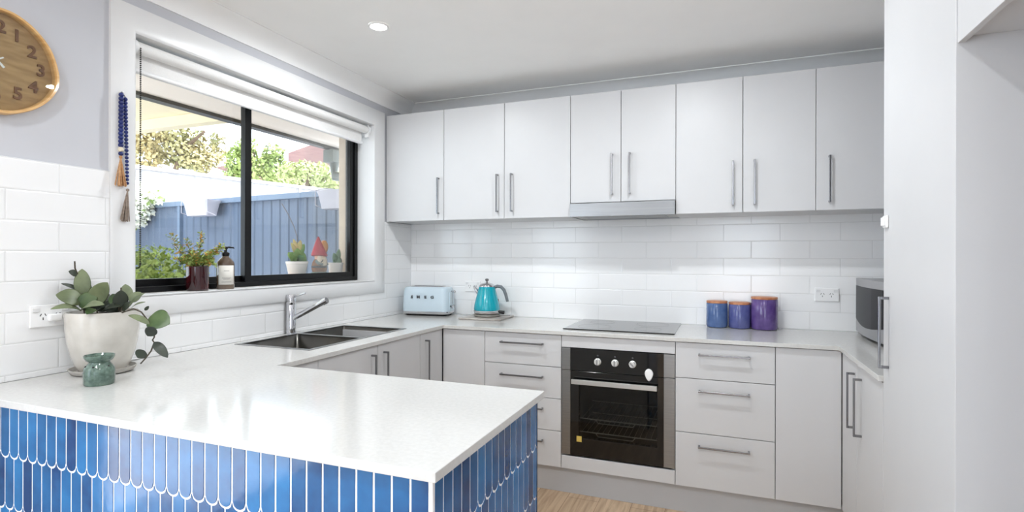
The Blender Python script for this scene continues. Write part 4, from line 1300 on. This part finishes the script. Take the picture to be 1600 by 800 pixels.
tree('hedge_tree', 'bright yellow-green shrubby tree above the pale fence, behind the window mullion', [(*at(390, 300, D2)[:2], GZ), px(390, 290, D2), px(392, 260, D2), px(396, 238, D2)],
     [(px(u, v, D2 + d), r, .85) for u, v, d, r in ((378, 250, 0, .34), (395, 268, .2, .4), (425, 262, .3, .4), (372, 272, .1, .3), (428, 240, .2, .22), (385, 232, 0, .24), (440, 276, .2, .32))],
     plantm('lime_leaf', (118, 136, 66), (164, 174, 104)), 2600, 0.11)
D3 = 11.0
tree('hedge_tree', 'pale lime hedge tree in front of the red-brown gable', [(*at(480, 310, D3)[:2], GZ), px(480, 300, D3), px(482, 285, D3), px(484, 268, D3)],
     [(px(u, v, D3 + d), r, .7) for u, v, d, r in ((455, 270, 0, .3), (480, 272, .2, .36), (510, 282, 0, .36), (535, 288, .2, .36), (498, 268, .3, .26))],
     plantm('pale_lime_leaf', (152, 162, 98), (188, 194, 134)), 1900, 0.10)
# neighbouring houses
D4 = 17.0
nh = thing('neighbour_house', 'house with a red-brown gable and pale tiled roof beyond the hedge', 'house', (*at(500, 300, D4)[:2], GZ))
A_, B_ = at(446, 240, D4), at(476, 230, D4 + 1.0)
C_ = at(600, 246, D4 + 2)
ux = Vector((0.94, 0.34, 0)).normalized()
back = Vector((-0.34, 0.94, 0)).normalized()
o_ = at(455, 239, D4)
b = MB()
poly = [(-0.1, 0.0), (0.7, 0.28), (3.6, -0.05), (3.6, -1.2), (-0.1, -0.55)]
b.prism(poly, lambda p: tuple(o_ + ux * p[0] + Vector((0, 0, p[1]))), lambda p: tuple(o_ + ux * p[0] + back * 3 + Vector((0, 0, p[1]))))
obj('gable', b, mat('red_boards', (128, 94, 92), 0.8, rgb2=(144, 112, 106), scale=3, stretch=(1, 1, 12)), nh)
b = MB()
lo = o_ - back * 1.2
poly = [(0.6, -0.42), (3.9, -0.75), (3.9, -1.45), (0.2, -1.15)]
b.loops([[tuple(o_ + ux * p[0] - back * (0.2 + (-p[1] - .4) * 1.0) + Vector((0, 0, p[1]))) for p in poly], [tuple(o_ + ux * p[0] - back * (0.2 + (-p[1] - .4) * 1.0) + Vector((0, 0, p[1] - .08))) for p in poly]])
obj('tiled_roof', b, mat('pale_roof_tile', (226, 214, 210), 0.8, rgb2=(188, 172, 168), scale=7), nh)
b = MB().box(o_.x, o_.x + 3.2, o_.y + .6, o_.y + 3, GZ, o_.z - .5)
obj('house_wall', b, mat('house_brick', (180, 150, 130), 0.9, var=.1), nh)
o2 = at(352, 261, 18)
nh2 = thing('far_house', 'low brown roof of a far house between the two trees', 'house', (o2.x, o2.y, GZ))
b = MB().prism([(-.25, .0), (.0, .06), (.5, .02), (.5, -.1), (-.25, -.06)], lambda p: (o2.x + p[0], o2.y + p[0] * .36, o2.z + p[1]), lambda p: (o2.x + p[0] - 1, o2.y + p[0] * .36 + 2.5, o2.z + p[1]))
obj('roof', b, mat('brown_roof', (128, 100, 92), 0.8), nh2)
obj('house_wall', MB().box(o2.x - .9, o2.x + .3, o2.y + .5, o2.y + 2.4, GZ, o2.z - .07), mat('house_brick', (180, 150, 130)), nh2)

# ---- outside ledge: gnome between two little pot plants
LX = -0.243
LZ = WZ0 + 0.040
lg = MB().box(-0.345, -0.2005, WY0 + .001, WY1 - .001, LZ - .06, LZ)
struct('trim_5', lg, M_BRICK, bevel=.003)
M_WPOT = mat('white_pot', (236, 226, 220), 0.45, var=.02)
def small_pot(name, label, x, y, r0, r1, h, leaves, lm, twig=None):
    t = thing(name, label, 'potted plant', (x, y, LZ), 0, 'small white pot plants on the outer window ledge')
    obj('pot', MB().lathe([(r0, 0), (r0 + .001, .003), (r1 - .002, h - .014), (r1, h - .013), (r1, h), (r1 - .005, h), (r1 - .006, h - .015), (0, h - .016)], 0, 0, 36, cap1=False), M_WPOT, t, local=True, smooth=True)
    obj('soil', MB().lathe([(r1 - .0065, h - .014), (0, h - .008)], 0, 0, 24, cap1=False), MATS['potting_soil'], t, local=True)
    for bx, tx, w, m in leaves:
        obj('leaf', MB().leaf((bx[0], bx[1], h + bx[2]), (tx[0], tx[1], h + tx[2] * 1.08), w * 1.1, (0.85, -.45, .35), .08, .15, 8, .85, .65), m, t, local=True, smooth='all', solid=.001)
    if twig:
        obj('stem', MB().tube([(a, b_, h + c) for a, b_, c in twig], 0.0018, 6), mat('twig', (120, 104, 92), .7), t, local=True, smooth=True)
    return t
M_L1 = mat('ficus_leaf', (100, 134, 62), 0.4, rgb2=(140, 168, 90), scale=14)
M_L2 = mat('jade_leaf', (58, 104, 52), 0.35, rgb2=(88, 134, 76), scale=14)
M_L3 = mat('young_leaf', (198, 190, 120), 0.5, rgb2=(214, 176, 132), scale=14)
yA = on(464, 415, 'X', LX).y
# local axes seen from the room: +y runs towards the far end of the window
small_pot('ledge_plant', 'leafy light green plant with a bare twig in a white pot on the outer ledge', LX, yA, .046, .064, .086,
          [((0, -.01, -.01), (.01, -.075, .05), .055, M_L1), ((0, -.01, -.01), (.03, -.05, .012), .05, M_L1), ((0, .01, -.01), (.0, .05, .055), .06, M_L1), ((0, .01, -.01), (.02, .055, .02), .055, M_L2),
           ((0, -.005, 0), (.03, -.03, .075), .05, M_L1), ((0, 0, .02), (.0, .06, .10), .035, M_L1), ((0, 0, .03), (0, -.05, .105), .03, M_L3), ((0, 0, .05), (0, .03, .12), .03, M_L3), ((0, 0, .04), (-.01, -.02, .125), .028, M_L3), ((0, 0, 0), (.05, 0, .03), .05, M_L2), ((0, 0, 0), (-.05, -.02, .05), .05, M_L1)],
          M_L1, [(0, 0, -.01), (0, .003, .06), (0, .0, .15), (-.01, -.015, .21), (-.02, -.05, .28), (-.03, -.09, .34)])
yB = on(524.5, 414, 'X', LX).y
small_pot('ledge_plant', 'dark green jade plant in a white pot tucked in the corner of the outer ledge', LX, yB, .040, .049, .076,
          [((0, 0, -.01), (.0, .035, .085), .034, M_L2), ((0, 0, -.01), (.02, -.035, .04), .04, M_L2), ((0, 0, -.01), (.0, -.02, .06), .04, M_L2), ((0, 0, -.01), (.03, .0, .03), .04, M_L2), ((0, 0, -.01), (-.01, .02, .05), .04, M_L2), ((0, 0, -.01), (.02, -.05, .012), .035, M_L2), ((0, .01, -.01), (0, .05, .03), .04, mat('dark_jade', (60, 66, 44), .4))], M_L2)
# gnome
yG = on(499, 414, 'X', LX).y
gn = thing('garden_gnome', 'garden gnome with a red pointed hat and white beard between two little pots', 'ornament', (LX, yG, LZ), math.radians(12))
obj('plinth', MB().lathe([(.050, 0), (.050, .010), (.044, .018)], 0, 0, 28), mat('gnome_green', (60, 92, 76), .6), gn, local=True, smooth=True)
obj('body', MB().lathe([(.040, .018), (.046, .03), (.047, .055), (.041, .08), (.030, .098)], 0, 0, 28), mat('gnome_tunic', (150, 96, 48), .6, rgb2=(128, 78, 38), scale=30), gn, local=True, smooth=True)
obj('belt', MB().lathe([(.047, .045), (.0495, .047), (.0495, .055), (.047, .057)], 0, 0, 28, cap0=False, cap1=False), M_BLACK, gn, local=True, smooth=True)
obj('head', MB().sphere((.004, 0, .112), .033, 20, 14), mat('gnome_skin', (222, 170, 140), .5), gn, local=True, smooth=True)
obj('nose', MB().sphere((.034, -.014, .113), .009, 12, 8), mat('gnome_skin', (222, 170, 140)), gn, local=True, smooth=True)
bq = MB()
rings = []
for z, w, xo in ((.122, .028, .016), (.105, .040, .020), (.085, .042, .024), (.066, .034, .028), (.050, .018, .032), (.044, .004, .033)):
    rings.append([(xo + .6 * w * math.cos(a), -.006 + w * math.sin(a), z) for a in [2 * PI * i / 18 for i in range(18)]])
obj('beard', bq.loops(rings), mat('gnome_beard', (224, 206, 184), .7, bump=.8, bscale=120), gn, local=True, smooth=True)
hq = []
for z, r, ly in ((.118, .046, 0), (.122, .050, 0), (.135, .046, -.002), (.165, .035, -.006), (.20, .021, -.011), (.228, .010, -.013), (.242, .003, -.012)):
    hq.append([(r * math.cos(a), ly + r * math.sin(a), z - .10 * r * math.sin(a)) for a in [2 * PI * i / 26 for i in range(26)]])
obj('hat', MB().loops(hq), mat('gnome_hat', (176, 34, 52), .45), gn, local=True, smooth=True)
obj('sack', MB().sphere((.004, .050, .178), .036, 18, 14, (.7, .8, 1.2)), mat('gnome_sack', (206, 120, 40), .55, rgb2=(190, 150, 50), scale=12), gn, local=True, smooth=True)
for s in (-1, 1):
    obj('arm', MB().tube([(.0, s * .034, .088), (.022, s * .044, .072), (.040, s * .028, .066)], [.012, .011, .008], 12), mat('gnome_sleeve', (120, 132, 128), .6), gn, local=True, smooth=True)
obj('pipe', MB().tube([(.036, -.018, .100), (.046, -.045, .088), (.05, -.066, .082)], .003, 8), M_BLACK, gn, local=True)

# ================================================================== LIGHT
w = bpy.data.worlds.new('sky')
bpy.context.scene.world = w
w.use_nodes = True
nt = w.node_tree
bgn = nt.nodes['Background']
sky = nt.nodes.new('ShaderNodeTexSky')
sky.sky_type = 'HOSEK_WILKIE'
sky.turbidity = 6.0
sky.ground_albedo = 0.5
sky.sun_direction = (0.20, 0.36, 0.90)
mixn = nt.nodes.new('ShaderNodeMix')
mixn.data_type = 'RGBA'
mixn.inputs[0].default_value = 0.86
nt.links.new(sky.outputs[0], mixn.inputs[6])
mixn.inputs[7].default_value = (0.80, 0.90, 1.0, 1)
nt.links.new(mixn.outputs[2], bgn.inputs['Color'])
bgn.inputs['Strength'].default_value = 3.6
sl = bpy.data.lights.new('sun', 'SUN')
sl.energy = 11.0
sl.angle = math.radians(1.5)
sl.color = (1.0, 0.97, 0.93)
so = bpy.data.objects.new('sun', sl)
so.rotation_euler = Vector((0.20, 0.36, 0.90)).to_track_quat('Z', 'Y').to_euler()
so.location = (4, 4, 8)
C.objects.link(so)
sc = bpy.context.scene
sc.view_settings.view_transform = 'Standard'
sc.view_settings.look = 'None'
sc.view_settings.gamma = 1.0
sc.view_settings.use_curve_mapping = False
sc.view_settings.exposure = 0.62
sc.cycles.use_denoising = True
sc.cycles.max_bounces = 10
sc.cycles.diffuse_bounces = 6
sc.cycles.glossy_bounces = 5
sc.cycles.transparent_max_bounces = 10
sc.cycles.caustics_reflective = False
sc.cycles.caustics_refractive = False
sc.cycles.sample_clamp_indirect = 6.0
